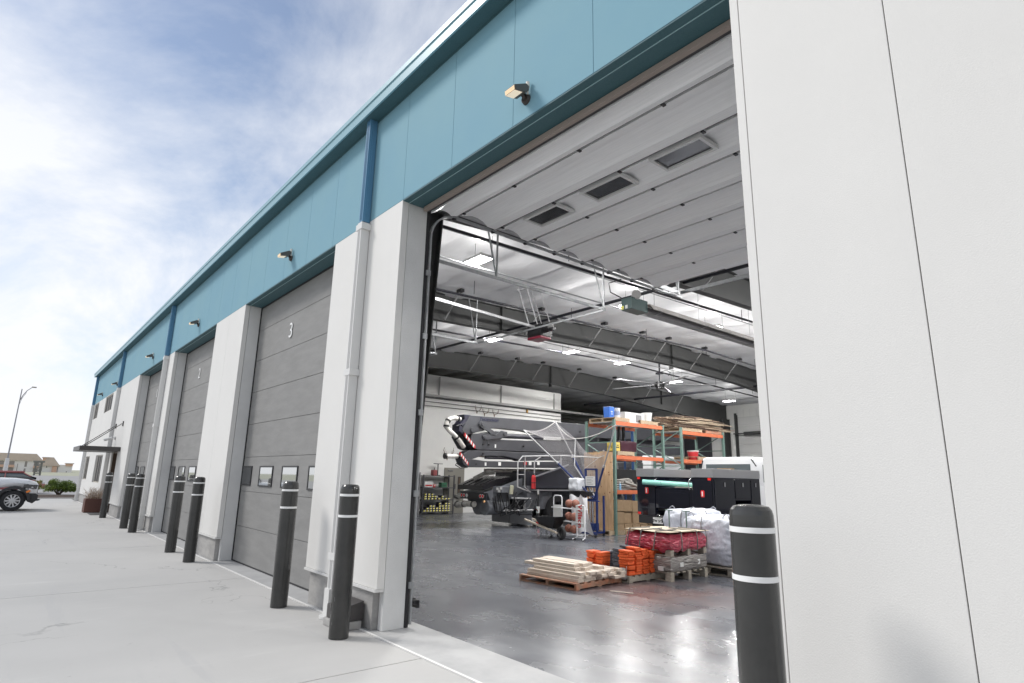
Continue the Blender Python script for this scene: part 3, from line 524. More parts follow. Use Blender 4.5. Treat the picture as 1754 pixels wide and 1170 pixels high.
for (x, y, z), lb in zip(spots, labs):
    q_ = (zr(y) - 0.50 - 1.4) / (z - 1.4); x, y, z = x * q_, y * q_, 1.4 + (z - 1.4) * q_
    if L0 is None:
        L0 = thing('ceiling_light', lb, 'ceiling light', (0, 0, 0), 'LED panel lights under the shop ceiling')
        m = M(); m.box((-0.27, -0.14, 0), (0.27, 0.14, 0.05)); m.build('housing', WHP, parent=L0, bevel=0.006); m = M(); m.beam((-0.25, 0.12, 0.05), (-0.25, 0.12, 0.5), 0.005, 0.005); m.beam((0.25, 0.12, 0.05), (0.25, 0.12, 0.5), 0.005, 0.005); m.build('hanger', BLACKM, parent=L0)
        m = M(); m.box((-0.25, -0.125, -0.006), (0.25, 0.125, -0.0015)); m.build('diffuser', LEDM, parent=L0)
        al = bpy.data.lights.new('lamp', 'AREA'); al.shape = 'RECTANGLE'; al.size = 0.5 * S; al.size_y = 0.25 * S; al.energy = 230; al.color = (1.0, 0.99, 0.97)
        ao = bpy.data.objects.new('lamp', al); COL.objects.link(ao); ao.parent = L0; ao.location = (0, 0, -0.012 * S)
        pl_ = bpy.data.lights.new('added_ceiling_fill', 'POINT'); pl_.shadow_soft_size = 0.05; pl_.energy = 3.0; pl_.color = (1.0, 0.99, 0.97); pl_.use_nodes = True    # added lamp with wide upward spread to brighten the ceiling
        un = pl_.node_tree.nodes; ul = pl_.node_tree.links; ug = un.new('ShaderNodeNewGeometry'); us = un.new('ShaderNodeSeparateXYZ'); ul.new(ug.outputs['Incoming'], us.inputs[0])
        ua = un.new('ShaderNodeMath'); ua.operation = 'ABSOLUTE'; ul.new(us.outputs['Z'], ua.inputs[0]); ub = un.new('ShaderNodeMath'); ub.operation = 'MAXIMUM'; ub.inputs[1].default_value = 0.20; ul.new(ua.outputs[0], ub.inputs[0])
        uc = un.new('ShaderNodeMath'); uc.operation = 'POWER'; uc.inputs[1].default_value = -2.7; ul.new(ub.outputs[0], uc.inputs[0]); ul.new(uc.outputs[0], un['Emission'].inputs['Strength'])
        po_ = bpy.data.objects.new('added_ceiling_fill', pl_); COL.objects.link(po_); po_.parent = L0; po_.location = (0, 0, 0.12 * S)
        L0.location = Vector((x, y, z)) * S
    else: copy_thing(L0, (x, y, z), lb)
# tube heater
ht = thing('tube_heater', 'long gas tube heater with pale reflector and dark green burner box under the ceiling', 'heater', (-6.95, 8.8, 4.7))
HX = -6.98
m = M(); m.box((HX - 0.16, 8.75, 4.62), (HX + 0.10, 9.25, 4.86)); m.build('burner_box', mat('burner_green', (0.035, 0.075, 0.075), 0.35), parent=ht, bevel=0.012)
m = M(); m.prism([(HX - 0.20, 4.70), (HX - 0.10, 4.82), (HX + 0.10, 4.82), (HX + 0.20, 4.70), (HX + 0.195, 4.69), (HX + 0.095, 4.81), (HX - 0.095, 4.81), (HX - 0.195, 4.69)], 1, 9.3, 19.5); m.build('reflector', mat('reflector_alu', (0.50, 0.48, 0.46), 0.4, metal=0.4), parent=ht)
m = M(); m.cyl((HX, 9.2, 4.73), (HX, 19.6, 4.73), 0.05, n=14); m.build('burner_tube', mat('tube_steel', (0.20, 0.19, 0.19), 0.45, metal=0.6), parent=ht)
m = M(); m.cyl((HX + 0.05, 8.95, 4.92), (HX + 0.12, 8.87, 4.92), 0.09, n=18); m.cyl((HX, 9.0, 4.86), (HX, 9.0, 4.95), 0.05); m.tube([(HX - 0.12, 8.8, 4.85), (HX - 0.3, 8.6, 5.0), (HX - 0.25, 8.5, 5.15), (HX - 0.02, 8.6, 5.2)], 0.012, 6, 1); m.build('blower', [mat('blower_grey', (0.45, 0.44, 0.44), 0.4), BLACKM], parent=ht)
m = M(); m.box((HX - 0.165, 8.745, 4.64), (HX - 0.10, 8.749, 4.71)); m.box((HX - 0.06, 8.745, 4.64), (HX + 0.0, 8.749, 4.71), 1); m.build('warning_label', [YEL, WHP], parent=ht)
m = M()
for y in (9.6, 11.2, 13.4, 15.6, 17.8):
    m.tube([(HX - 0.22, y, 4.69), (HX, y, 4.66), (HX + 0.22, y, 4.69)], 0.008, 5); m.tube([(HX, y, 4.83), (HX, y, zr(y) - 0.1)], 0.006, 5)
m.build('hanger', GALV2, parent=ht)
# big ceiling fan
fn = thing('ceiling_fan', 'large industrial ceiling fan with long pale blades on a black downrod', 'ceiling fan', (-13.0, 18.05, 4.84))
m = M(); m.cyl((-13, 18.05, 4.92), (-13, 18.05, 5.75), 0.03); m.box((-13.12, 17.97, 5.25), (-12.88, 18.13, 5.32)); m.tube([(-13.0, 18.0, 5.3), (-12.8, 18.2, 5.4), (-12.7, 18.3, 5.3), (-12.8, 18.3, 5.2)], 0.012, 6); m.build('downrod', PIPE, parent=fn)
m = M(); m.cyl((-13, 18.05, 4.70), (-13, 18.05, 4.95), 0.15, n=20); m.cyl((-13, 18.05, 4.78), (-13, 18.05, 4.86), 0.19, n=20); m.build('motor', BLACKM, parent=fn)
for k in range(5):
    a = math.radians(-100 + 72 * k); d = Vector((math.cos(a), math.sin(a), 0)); c = Vector((-13, 18.05, 4.86)); m = M()
    if k == 0: pass
    m.beam(c + d * 0.17, c + d * 2.0, 0.14, 0.02); m.build('blade', GALV2, parent=fn)
# ---------------------------------------------------------------- wall lights
WLH = mat('bronze_housing', (0.10, 0.09, 0.08), 0.4)
wl = [(-3.24, 4.46, 'nearest floodlight, above the open bay on the blue band'), (-8.55, 4.56, 'floodlight on the blue band above door number 3'), (-14.1, 4.56, 'floodlight on the blue band above door number 2'), (-19.3, 4.56, 'floodlight on the blue band above door number 1'), (-26.2, 4.50, 'floodlight above the right upper office window'), (-30.5, 4.50, 'farthest floodlight, above the left upper office window')]
W0 = None
for x, z, lb in wl:
    if W0 is None:
        W0 = thing('wall_light', lb, 'floodlight', (0, 0, 0), 'floodlights along the blue band')
        m = M(); m.cyl((0, 0, -0.04), (0, -0.045, -0.04), 0.075, 0.06, n=18); m.beam((0, -0.03, -0.03), (0, -0.07, 0.02), 0.05, 0.05); m.build('mount', mat('bronze_dark', (0.045, 0.035, 0.03), 0.5), parent=W0)
        m = M(); m.prism([(-0.05, 0.09), (-0.10, 0.11), (-0.30, 0.0), (-0.275, -0.07), (-0.09, -0.02), (-0.05, 0.03)], 0, -0.10, 0.10); m.build('housing', WLH, parent=W0, bevel=0.006)
        m = M(); a = Vector((0, -0.30, -0.005)); b = Vector((0, -0.275, -0.073)); c = Vector((0, -0.165, -0.043))
        m.add([(-0.09, -0.290, -0.073), (0.09, -0.290, -0.073), (0.09, -0.155, -0.045), (-0.09, -0.155, -0.045)], [(0, 3, 2, 1)], 0); m.add([(-0.094, -0.292, -0.068), (0.094, -0.292, -0.068), (0.094, -0.303, -0.012), (-0.094, -0.303, -0.012)], [(0, 3, 2, 1), (0, 1, 2, 3)], 0)
        m.build('lens', mat('lens_warm', (0.80, 0.70, 0.55), 0.25, emit=(1.0, 0.82, 0.60), estr=0.45), parent=W0)
        for q in range(1): 
            m = M(); m.cyl((0.05, -0.03, 0.0), (0.06, -0.04, 0.09), 0.016, n=10); m.cyl((0.06, -0.04, 0.09), (0.065, -0.045, 0.17), 0.026, n=10); m.build('photocell', mat('pvc_cream', (0.72, 0.69, 0.62), 0.4), parent=W0)
        W0.scale = (0.62, 0.62, 0.62); W0.location = Vector((x, Y0 - 0.001, z)) * S
    else: copy_thing(W0, (x, Y0 - 0.001, z), lb)
# ---------------------------------------------------------------- bollards
BOLM = mat('bollard_black', (0.03, 0.03, 0.029), 0.2, bump=0.05, bscale=6, col2=(0.042, 0.042, 0.04), nscale=3, spec=0.6)
BAND = mat('bollard_band', (0.80, 0.80, 0.79), 0.5)
bl = [(-1.30, 2.40, 'black bollard in the right foreground beside the open bay'), (-5.27, 2.50, 'scuffed black bollard in front of the pier left of the open bay'), (-6.80, 2.51, 'black bollard at the right side of door number 3'), (-10.82, 2.50, 'black bollard at the left side of door number 3'), (-12.26, 2.51, 'black bollard at the right side of door number 2'), (-16.45, 2.53, 'black bollard at the left side of door number 2'), (-17.68, 2.52, 'black bollard at the right side of door number 1'), (-21.65, 2.52, 'farthest black bollard, beside the planter at the entrance')]
B0 = None
for x, y, lb in bl:
    if B0 is None:
        B0 = thing('bollard', lb, 'bollard', (0, 0, 0), 'bollards guarding the overhead doors'); R = 0.087
        m = M(); m.lathe([(0, 0.003), (R, 0.003), (R, 1.24), (R * 0.985, 1.272), (R * 0.93, 1.292), (R * 0.80, 1.306), (R * 0.5, 1.312), (0, 1.313)], n=40); m.build('post_sleeve', BOLM, parent=B0)
        for z in (1.215, 1.03):
            m = M(); m.lathe([(R, z - 0.011), (R + 0.0022, z - 0.010), (R + 0.0022, z + 0.010), (R, z + 0.011)], n=40); m.build('reflective_band', BAND, parent=B0)
        B0.location = Vector((x, y, 0)) * S
    else: copy_thing(B0, (x, y, 0), lb, rz=random.random() * 6)
sc_b = [o for o in COL.objects if o.get('label') == 'scuffed black bollard in front of the pier left of the open bay'][0]
m = M(); rg = random.Random(12)
for k in range(16):
    a = math.radians(250 + rg.uniform(0, 45)); z = rg.uniform(0.10, 0.42); dz = rg.uniform(0.015, 0.07); a2 = a + rg.uniform(-0.12, 0.12)
    m.tube([(0.0865 * math.cos(a), 0.0865 * math.sin(a), z), (0.0865 * math.cos(a2), 0.0865 * math.sin(a2), z + dz)], 0.0016, 4, k % 3 == 0)
sf = m.build('scuff_mark', [INK, mat('scuff_grey', (0.20, 0.20, 0.20), 0.8)], parent=sc_b, o=(0, 0, 0)); sf.rotation_euler = (0, 0, -sc_b.rotation_euler.z)
# junction box by the pier
jb = thing('drain_box', 'low dark metal box on a concrete block at the pier foot behind the scuffed bollard', 'utility box', (-5.65, 2.68, 0))
m = M(); m.box((-5.80, 2.58, 0.003), (-5.44, 2.80, 0.07)); m.build('block', CONC, parent=jb, bevel=0.006)
m = M(); m.prism([(2.60, 0.072), (2.82, 0.072), (2.82, 0.24), (2.60, 0.19)], 0, -5.78, -5.46); m.cyl((-5.6, 2.60, 0.13), (-5.6, 2.59, 0.13), 0.03); m.build('lid', mat('dark_bronze_box', (0.06, 0.055, 0.055), 0.4), parent=jb, bevel=0.004)
# planter with dry grass
pl = thing('planter', 'square brown planter with dry twiggy grass beside the entrance', 'planter', (-24.6, 2.52, 0))
m = M(); m.box((-24.9, 2.28, 0.004), (-24.3, 2.76, 0.44)); m.build('pot', mat('rust_brown', (0.10, 0.04, 0.03), 0.6, col2=(0.13, 0.055, 0.04), nscale=4), parent=pl, bevel=0.01)
m = M(); rng = random.Random(3)
for k in range(150):
    x = -24.6 + rng.uniform(-0.25, 0.25); y = 2.52 + rng.uniform(-0.2, 0.2); a = rng.uniform(0, 6.28); t = rng.uniform(0.05, 0.25); h = rng.uniform(0.15, 0.42)
    m.tube([(x, y, 0.42), (x + math.cos(a) * t * 0.4, y + math.sin(a) * t * 0.4, 0.42 + h * 0.6), (x + math.cos(a) * t, y + math.sin(a) * t, 0.42 + h)], [0.005, 0.004, 0.002], 3, k % 2)
m.build('dry_grass', [mat('dry_stem', (0.35, 0.24, 0.17), 0.8), mat('pale_stem', (0.62, 0.52, 0.42), 0.8)], parent=pl)
m = M(); m.box((-23.9, 2.35, 0.002), (-23.0, 2.75, 0.012)); m.build('doormat', mat('mat_grey', (0.09, 0.09, 0.09), 0.95), label='dark doormat in front of the entrance', cat='doormat')
cm = thing('security_camera', 'small white security camera on the wall above the entrance canopy', 'camera', (-24.3, 2.8, 2.45))
m = M(); m.cyl((-24.3, 2.815, 2.45), (-24.3, 2.78, 2.45), 0.06, n=16); m.beam((-24.3, 2.78, 2.45), (-24.3, 2.68, 2.42), 0.03, 0.03); m.build('mount', WHP, parent=cm)
m = M(); m.cyl((-24.3, 2.72, 2.44), (-24.25, 2.5, 2.36), 0.045, n=16); m.build('housing', WHP, parent=cm)

# ---------------------------------------------------------------- mulch bed, bushes
MUL = mat('mulch', (0.045, 0.032, 0.025), 0.95, col2=(0.09, 0.065, 0.05), nscale=14, bump=0.8, bscale=40, bdist=0.03)
m = M(); m.grid(lambda u, v: (-36.0 - v * 5.0, -2.0 + u * 6.2, -0.02 + 0.14 * math.sin(math.pi * min(1, v * 1.2)) * (0.6 + 0.4 * math.sin(u * 3.0))), 30, 14); m.build('mulch_bed', MUL, kind='structure')
LEAF = mat('leaf_green', (0.08, 0.135, 0.02), 0.6, col2=(0.20, 0.27, 0.04), nscale=2.5, lo=0.4, hi=0.6); LEAFY = mat('leaf_yellow', (0.24, 0.26, 0.03), 0.6, col2=(0.12, 0.17, 0.02), nscale=3); BARK = mat('bark', (0.10, 0.07, 0.05), 0.9)
def bush(o, rx, rz_, lab, lm, seed, n=2600, cat='shrub', zoff=0.0):
    rg = random.Random(seed); b = thing('shrub', lab, cat, o); m = M(); ox, oy, oz = o
    cl = [(rg.uniform(-0.75, 0.75), rg.uniform(-0.75, 0.75), rg.uniform(0.25, 0.85), rg.uniform(0.25, 0.42)) for _ in range(26)]
    for k in range(n):
        cx_, cy_, cz_, cr_ = cl[rg.randrange(26)]; th = rg.uniform(0, 6.283); ph = math.acos(rg.uniform(-0.5, 1)); rr = cr_ * rg.uniform(0.55, 1.08)
        p = Vector((ox + (cx_ * (1.25 - cz_ * 0.6) + rr * math.sin(ph) * math.cos(th)) * rx * 0.72, oy + (cy_ * (1.25 - cz_ * 0.6) + rr * math.sin(ph) * math.sin(th)) * rx * 0.72, oz + 0.10 * rz_ + (cz_ * 0.75 + rr * math.cos(ph) * 0.6) * rz_))
        s_ = rg.uniform(0.02, 0.042); e = Euler((rg.uniform(-1.2, 1.2), rg.uniform(-1.2, 1.2), rg.uniform(0, 6.28))).to_matrix()
        m.add([p + e @ Vector(q) * s_ for q in ((-1, -0.5, 0), (0, -0.7, 0.15), (1.2, 0, 0), (0, 0.7, 0.15))], [(0, 1, 2, 3)])
    m.build('foliage', lm, parent=b); m = M()
    for k in range(14):
        a = k * 0.45 * 3; m.tube([(ox + 0.03 * math.cos(a), oy + 0.03 * math.sin(a), oz), (ox + 0.25 * rx * math.cos(a), oy + 0.25 * rx * math.sin(a), oz + 0.3 * rz_), (ox + 0.6 * rx * math.cos(a), oy + 0.6 * rx * math.sin(a), oz + 0.6 * rz_)], [0.02, 0.013, 0.006], 5)
    m.build('stem', BARK, parent=b); return b
bush((-38.6, 2.45, 0.06), 0.95, 0.86, 'rounded dense green shrub on dark mulch near the building corner', LEAF, 5, 5200)
bush((-42.5, 1.65, 0.0), 0.42, 0.85, 'small yellow green shrub left of the rounded shrub', LEAFY, 9, 900)

# ---------------------------------------------------------------- vehicles outside
def wheel(parent, c, R, w, ax, rimmat, spokes=8, name='wheel', face=1):
    c = Vector(c); a = Vector(ax); m = M()
    m.lathe([(R * 0.62, -w / 2), (R * 0.93, -w / 2), (R, -w * 0.32), (R, w * 0.32), (R * 0.93, w / 2), (R * 0.62, w / 2)], c, 32, 0, ax)
    wh = m.build(name, TYRE, parent=parent); m = M()
    x, y, z = basis(a); f0 = face * w * 0.42
    m.lathe([(R * 0.64, -w * 0.45), (R * 0.64, f0 * 1.05), (R * 0.58, f0), (R * 0.56, f0 * 0.4)], c, 32, 0, ax); m.cyl(c + z * f0 * 0.1, c + z * f0 * 0.2, R * 0.58, n=32, mi=1); m.cyl(c + z * f0 * 0.3, c + z * f0, R * 0.15, n=16)
    for k in range(spokes):
        t = 2 * math.pi * k / spokes; dd = x * math.cos(t) + y * math.sin(t)
        m.beam(c + dd * R * 0.12 + z * f0 * 0.8, c + dd * R * 0.60 + z * f0 * 0.75, R * 0.13, R * 0.1, up=tuple(z))
    m.build('rim', [rimmat, BLACKM], parent=wh); return wh
SILV = mat('silver_alloy', (0.5, 0.5, 0.51), 0.3, metal=0.7); CARW = mat('car_white', (0.74, 0.75, 0.77), 0.2, coat=0.6); CARR = mat('car_red', (0.42, 0.14, 0.14), 0.3, coat=0.5); PLAST = mat('black_plastic', (0.035, 0.035, 0.037), 0.6)
CGLASS = mat('car_glass', (0.10, 0.12, 0.13), 0.05, spec=0.9)
def body_loft(secs, mi=0):                  # secs: (y, [(x,z)...]) closed rings with equal counts
    m = M(); n = len(secs[0][1]); vs = []
    for y, ring in secs: vs += [(x, y, z) for x, z in ring]
    m.add(vs, [(i * n + k, i * n + (k + 1) % n, (i + 1) * n + (k + 1) % n, (i + 1) * n + k) for i in range(len(secs) - 1) for k in range(n)], mi, True)
    m.add(vs, [tuple(range(n))[::-1], tuple(range(len(vs) - n, len(vs)))], mi); return m
def ring(hw, z0, z1, cr=0.10, tuck=0.03):
    return [(hw - tuck, z0), (hw, z0 + 0.12), (hw, z1 - cr), (hw - cr * 0.5, z1 - cr * 0.25), (hw - cr * 1.6, z1), (-hw + cr * 1.6, z1), (-hw + cr * 0.5, z1 - cr * 0.25), (-hw, z1 - cr), (-hw, z0 + 0.12), (-hw + tuck, z0)]
# white pickup, nose toward the building
def pickup():
    X = -26.62; o = (X, 0.45, 0); v = thing('pickup_truck', 'white pickup truck with silver wheels parked facing the building', 'truck', o)
    hw = 0.80; g = lambda secs: [(y, [(X + x, z) for x, z in r_]) for y, r_ in secs]
    # front part with arch cut: body above the arch, then nose
    m = body_loft(g([(-3.35, ring(hw, 0.45, 0.98)), (-1.5, ring(hw, 0.45, 1.00)), (-0.55, ring(hw, 0.45, 1.0)), (-0.02, ring(hw, 0.45, 1.03)), (0.04, ring(hw, 0.74, 1.055, 0.12)), (0.45, ring(hw * 0.99, 0.79, 1.045, 0.13)), (0.80, ring(hw * 0.96, 0.74, 1.0, 0.15)), (0.84, ring(hw * 0.95, 0.48, 0.98, 0.15)), (1.0, ring(hw * 0.88, 0.48, 0.93, 0.14)), (1.06, ring(hw * 0.80, 0.50, 0.86, 0.12))]))
    bd = m.build('body', CARW, parent=v)
    m = body_loft(g([(-0.9 + 0.05, ring(hw * 0.93, 0.96, 1.02)), (-0.55, ring(hw * 0.82, 0.97, 1.46, 0.12)), (-1.9, ring(hw * 0.82, 0.97, 1.47, 0.12)), (-2.15, ring(hw * 0.86, 0.96, 1.05))][1:] )); m2 = body_loft(g([(-0.56, ring(hw * 0.83, 0.97, 1.44, 0.12)), (-0.02, ring(hw * 0.88, 0.97, 1.04, 0.05))]))
    m.build('cab', CARW, parent=v); m2.build('windscreen', CGLASS, parent=v)
    m = M(); m.box((X + hw * 0.80, -1.8, 1.05), (X + hw * 0.84, -0.7, 1.36)); m.build('side_window', CGLASS, parent=v, bevel=0.01)
    m = M()                                                            # arch trim
    for k in range(12):
        a0, a1 = math.pi * (k / 12 * 1.0), math.pi * ((k + 1) / 12)
        for s in (1,):
            p = lambda a, r_: (0.45 - r_ * math.cos(a), 0.33 + r_ * math.sin(a))
            poly = [p(a0, 0.375), p(a1, 0.375), p(a1, 0.47), p(a0, 0.47)]; m.prism(poly, 0, X + hw - 0.05, X + hw + 0.025)
    m.prism([(0.83, 0.30), (0.83, 0.56), (1.02, 0.56), (1.10, 0.52), (1.10, 0.36), (0.98, 0.24)], 0, X - hw * 0.86, X + hw * 0.93); m.build('bumper', PLAST, parent=v, bevel=0.015)
    m = M(); m.box((X - hw + 0.1, -3.2, 0.3), (X + hw - 0.12, 0.8, 0.62)); m.build('chassis', PLAST, parent=v)
    m = M(); m.prism([(0.66, 0.80), (0.70, 0.74), (1.02, 0.70), (1.05, 0.84), (0.68, 0.86)], 0, X + hw * 0.80, X + hw * 0.965); m.build('headlight', mat('headlight_dark', (0.03, 0.03, 0.035), 0.1, coat=1), parent=v, bevel=0.01)
    m = M(); m.box((X + hw * 0.93, 0.88, 0.755), (X + hw * 0.972, 0.93, 0.775)); m.build('headlight_lamp', mat('lamp_white', (0.85, 0.85, 0.85), 0.2), parent=v)
    m = M(); m.box((X + hw, 0.76, 0.60), (X + hw + 0.028, 0.87, 0.66), rot=(0.5, 0, 0)); m.build('side_reflector', AMBER, parent=v)
    m = M(); m.box((X - hw * 0.7, 1.055, 0.58), (X + hw * 0.7, 1.075, 0.84)); m.build('grille', BLACKM, parent=v)
    m = M(); m.tube([(X + hw * 0.7, 1.08, 0.34), (X + hw * 0.8, 1.16, 0.36)], 0.03, 8); m.build('tow_hook', GALV, parent=v)
    for yy in (0.45, -2.35): 
        for s in (1, -1): wheel(v, (X + s * (hw - 0.10), yy, 0.33), 0.33, 0.20, (1, 0, 0), SILV, 10, face=s)
pickup()
def sedan():
    X = -45.8; v = thing('sedan_car', 'faded red sedan parked behind the white pickup', 'car', (X, 0.3, -0.06)); hw = 0.74; z = -0.06
    g = lambda secs: [(y, [(X + x, zz_ + z) for x, zz_ in r_]) for y, r_ in secs]
    body_loft(g([(-1.8, ring(hw * 0.85, 0.3, 0.72)), (-1.6, ring(hw, 0.22, 0.80)), (0.9, ring(hw, 0.20, 0.82)), (1.2, ring(hw, 0.38, 0.80)), (1.9, ring(hw * 0.96, 0.36, 0.72)), (2.1, ring(hw * 0.85, 0.25, 0.62)), (2.18, ring(hw * 0.75, 0.28, 0.52))])).build('body', CARR, parent=v)
    body_loft(g([(-0.9, ring(hw * 0.9, 0.78, 0.82, 0.03)), (-0.3, ring(hw * 0.78, 0.78, 1.17, 0.1)), (1.05, ring(hw * 0.78, 0.78, 1.18, 0.1)), (1.68, ring(hw * 0.9, 0.78, 0.83, 0.03))])).build('windows', CGLASS, parent=v)
    body_loft(g([(-0.36, ring(hw * 0.79, 1.14, 1.175, 0.02)), (-0.25, ring(hw * 0.785, 1.14, 1.19, 0.04)), (1.0, ring(hw * 0.785, 1.14, 1.195, 0.04)), (1.1, ring(hw * 0.79, 1.13, 1.17, 0.02))])).build('roof', CARR, parent=v)
    m = M(); m.beam((X + hw * 0.83, 1.66, 0.83 + z), (X + hw * 0.79, 1.06, 1.16 + z), 0.05, 0.05); m.beam((X + hw * 0.85, 0.25, 0.80 + z), (X + hw * 0.80, 0.25, 1.16 + z), 0.05, 0.08); m.build('pillar', CARR, parent=v)
    m = M(); m.box((X + hw * 0.6, 1.98, 0.55 + z), (X + hw * 0.93, 2.13, 0.66 + z)); m.build('headlight', WHP, parent=v, bevel=0.02)
    m = M(); m.box((X - hw * 0.6, 2.14, 0.34 + z), (X + hw * 0.6, 2.19, 0.44 + z)); m.build('grille', BLACKM, parent=v)
    for yy in (-1.0, 1.45):
        for s in (1, -1): wheel(v, (X + s * (hw - 0.08), yy, 0.27 + z), 0.27, 0.17, (1, 0, 0), SILV, 6, face=s)
sedan()
# street lamp
sl_ = thing('street_lamp', 'tall street lamp with tapered white pole and curved arm beyond the parked cars', 'street lamp', (-62, 0.28, 0))
m = M(); m.cyl((-62, 0.28, -0.06), (-62, 0.28, 2.1), 0.16, 0.12, n=12, mi=0); m.cyl((-62, 0.28, 2.1), (-62, 0.28, 7.6), 0.055, 0.035, n=10, mi=1); m.build('pole', [WHP, mat('pole_grey', (0.30, 0.30, 0.31), 0.4)], parent=sl_)
m = M(); m.tube([(-62, 0.28, 6.6), (-62, 0.42, 7.1), (-62, 0.62, 7.5), (-62, 0.88, 7.78)], 0.03, 6); m.tube([(-62, 0.28, 6.2), (-62, 0.4, 6.85), (-62, 0.6, 7.35)], 0.015, 5); m.build('arm', MATS['pole_grey'], parent=sl_)
m = M(); m.box((-62.12, 0.86, 7.77), (-61.88, 1.18, 7.86)); m.build('lamp_head', mat('lamp_head_tan', (0.38, 0.35, 0.30), 0.5), parent=sl_, bevel=0.03)
# apartment blocks
APW = mat('apt_white', (0.84, 0.82, 0.78), 0.8); APT = mat('apt_roof_tan', (0.62, 0.52, 0.43), 0.85, col2=(0.54, 0.45, 0.37), nscale=0.3); APO = mat('apt_terracotta', (0.68, 0.45, 0.32), 0.8); APG = mat('apt_glass', (0.30, 0.28, 0.26), 0.2)
X0 = -280
def apt(lab, y0, y1, zt, cols, rf=True, gable=2.4, depth=16):
    b = thing('apartment_building', lab, 'apartment building', (X0, (y0 + y1) / 2, -0.5))
    m = M(); m.box((X0 - depth, y0, -2), (X0, y1, zt)); m.build('wall', APW, parent=b)
    if rf: m = M(); m.prism([(y0 - 0.7, zt - 0.1), (y1 + 0.7, zt - 0.1), (y1 - 1.6, zt + gable), (y0 + 1.6, zt + gable)], 0, X0 - depth - 0.8, X0 + 0.9); m.build('roof', APT, parent=b)
    for kind, ya, yb, za, zb in cols:
        if kind == 'b':
            nst = 3
            for k in range(nst):
                h = (zb - za) / nst; m = M(); m.box((X0 - 0.2, ya, za + k * h + 0.9 * h * 0.35), (X0 + 0.05, yb, za + k * h + h * 0.92)); m.build('window', APG, parent=b)
                m = M(); m.box((X0 - 0.1, ya - 0.1, za + k * h - 0.12), (X0 + 1.3, yb + 0.1, za + k * h + 0.12)); m.box((X0 + 1.2, ya - 0.1, za + k * h + 0.12), (X0 + 1.3, yb + 0.1, za + k * h + h * 0.34)); m.build('balcony', APO, parent=b)
        elif kind == 'w': m = M(); m.box((X0 - 0.1, ya, za), (X0 + 0.06, yb, zb)); m.build('window', APG, parent=b)
        elif kind == 't': m = M(); m.box((X0 - 3, ya, za), (X0 + 0.8, yb, zb), 0); m.box((X0 - 3.3, ya - 0.3, zb), (X0 + 1.1, yb + 0.3, zb + 0.35), 1); m.build('tower', [APO, APT], parent=b)
        elif kind == 'o': m = M(); m.box((X0 - 0.2, ya, za), (X0 + 0.5, yb, zb), 0); m.build('wall_bay', APO, parent=b)
apt('long tan roofed apartment block with balconies beyond the street lamp', -6.49, 10.79, 3.94, [('b', -0.93, 0.50, -2.89, 3.73), ('b', 1.95, 3.41, -2.89, 3.73), ('w', 6.33, 6.98, 1.66, 3.52), ('w', 6.33, 6.82, -0.82, 1.04), ('b', 8.92, 10.27, -2.89, 3.52), ('w', 4.30, 4.47, -0.82, 2.69)])
apt('pale apartment block with an orange topped tower and stair bay', 10.96, 15.95, 2.28, [('t', 11.30, 12.85, 3.73, 4.97), ('o', 14.40, 15.78, -2.89, 2.07), ('w', 14.92, 15.14, 0.83, 1.45), ('w', 14.92, 15.14, -0.41, 0.21), ('w', 11.91, 12.34, 2.48, 3.11), ('w', 12.61, 12.92, 1.45, 2.28)], gable=3.0)
apt('plain white apartment block nearest the building corner', 16.12, 20.43, 2.69, [('t', 18.36, 20.43, 2.28, 3.00), ('w', 18.71, 18.97, -0.82, 0.42)], rf=False)
b = thing('parking_shelter', 'low grey shelter with slatted side in front of the apartments', 'shelter', (-150, 5.59, 0))
y0, y1 = 4.95, 6.15
m = M(); m.box((-153, y0 - 0.3, 2.4), (-150, y1 + 0.3, 2.75)); m.build('roof', mat('shelter_grey', (0.20, 0.20, 0.17), 0.7), parent=b)
m = M()
for k in range(7): m.box((-150.1, y0, 0.2 + k * 0.3), (-150, y1, 0.38 + k * 0.3))
m.box((-150.3, y0, -0.1), (-150.1, y0 + 0.3, 2.4)); m.box((-150.3, y1 - 0.3, -0.1), (-150.1, y1, 2.4)); m.build('slatted_side', MATS['shelter_grey'], parent=b)
# ---------------------------------------------------------------- interior goods: helpers
from mathutils import noise as MN
def lump(x0, x1, y0, y1, z0, z1, amp=0.02, fq=6.0, seed=0, e=0.28, n=22, bulge=0.0, mi=0, m=None, taper=0.0):
    m = m or M(); cx_, cy_, cz_ = (x0 + x1) / 2, (y0 + y1) / 2, (z0 + z1) / 2; hx, hy, hz = (x1 - x0) / 2, (y1 - y0) / 2, (z1 - z0) / 2
    def face(fn):
        def g(u, v):
            a, b, c = fn(u * 2 - 1, v * 2 - 1); l = (abs(a) ** 6 + abs(b) ** 6 + abs(c) ** 6) ** (1 / 6.0)
            k = e; L1 = max(abs(a), abs(b), abs(c)); s_ = (1 - k) + k * L1 / l
            a, b, c = a * s_, b * s_, c * s_; bl = 1 + bulge * (1 - c * c); tp = 1 - taper * (c + 1) / 2
            p = Vector((cx_ + a * hx * bl * tp, cy_ + b * hy * bl * tp, cz_ + c * hz)); nn = Vector((a * hy * hz, b * hx * hz, c * hx * hy)).normalized()
            d = MN.noise(p * fq + Vector((seed, 0, 0))) * 0.6 + MN.noise(Vector((p.x * fq * 2.5, p.y * fq * 2.5, p.z * fq * 5 + seed))) * 0.4
            return p + nn * d * amp
        return g
    for fn in (lambda a, b: (a, b, 1), lambda a, b: (b, a, -1), lambda a, b: (1, a, b), lambda a, b: (-1, b, a), lambda a, b: (b, 1, a), lambda a, b: (a, -1, b)): m.grid(face(fn), n, n, mi)
    return m
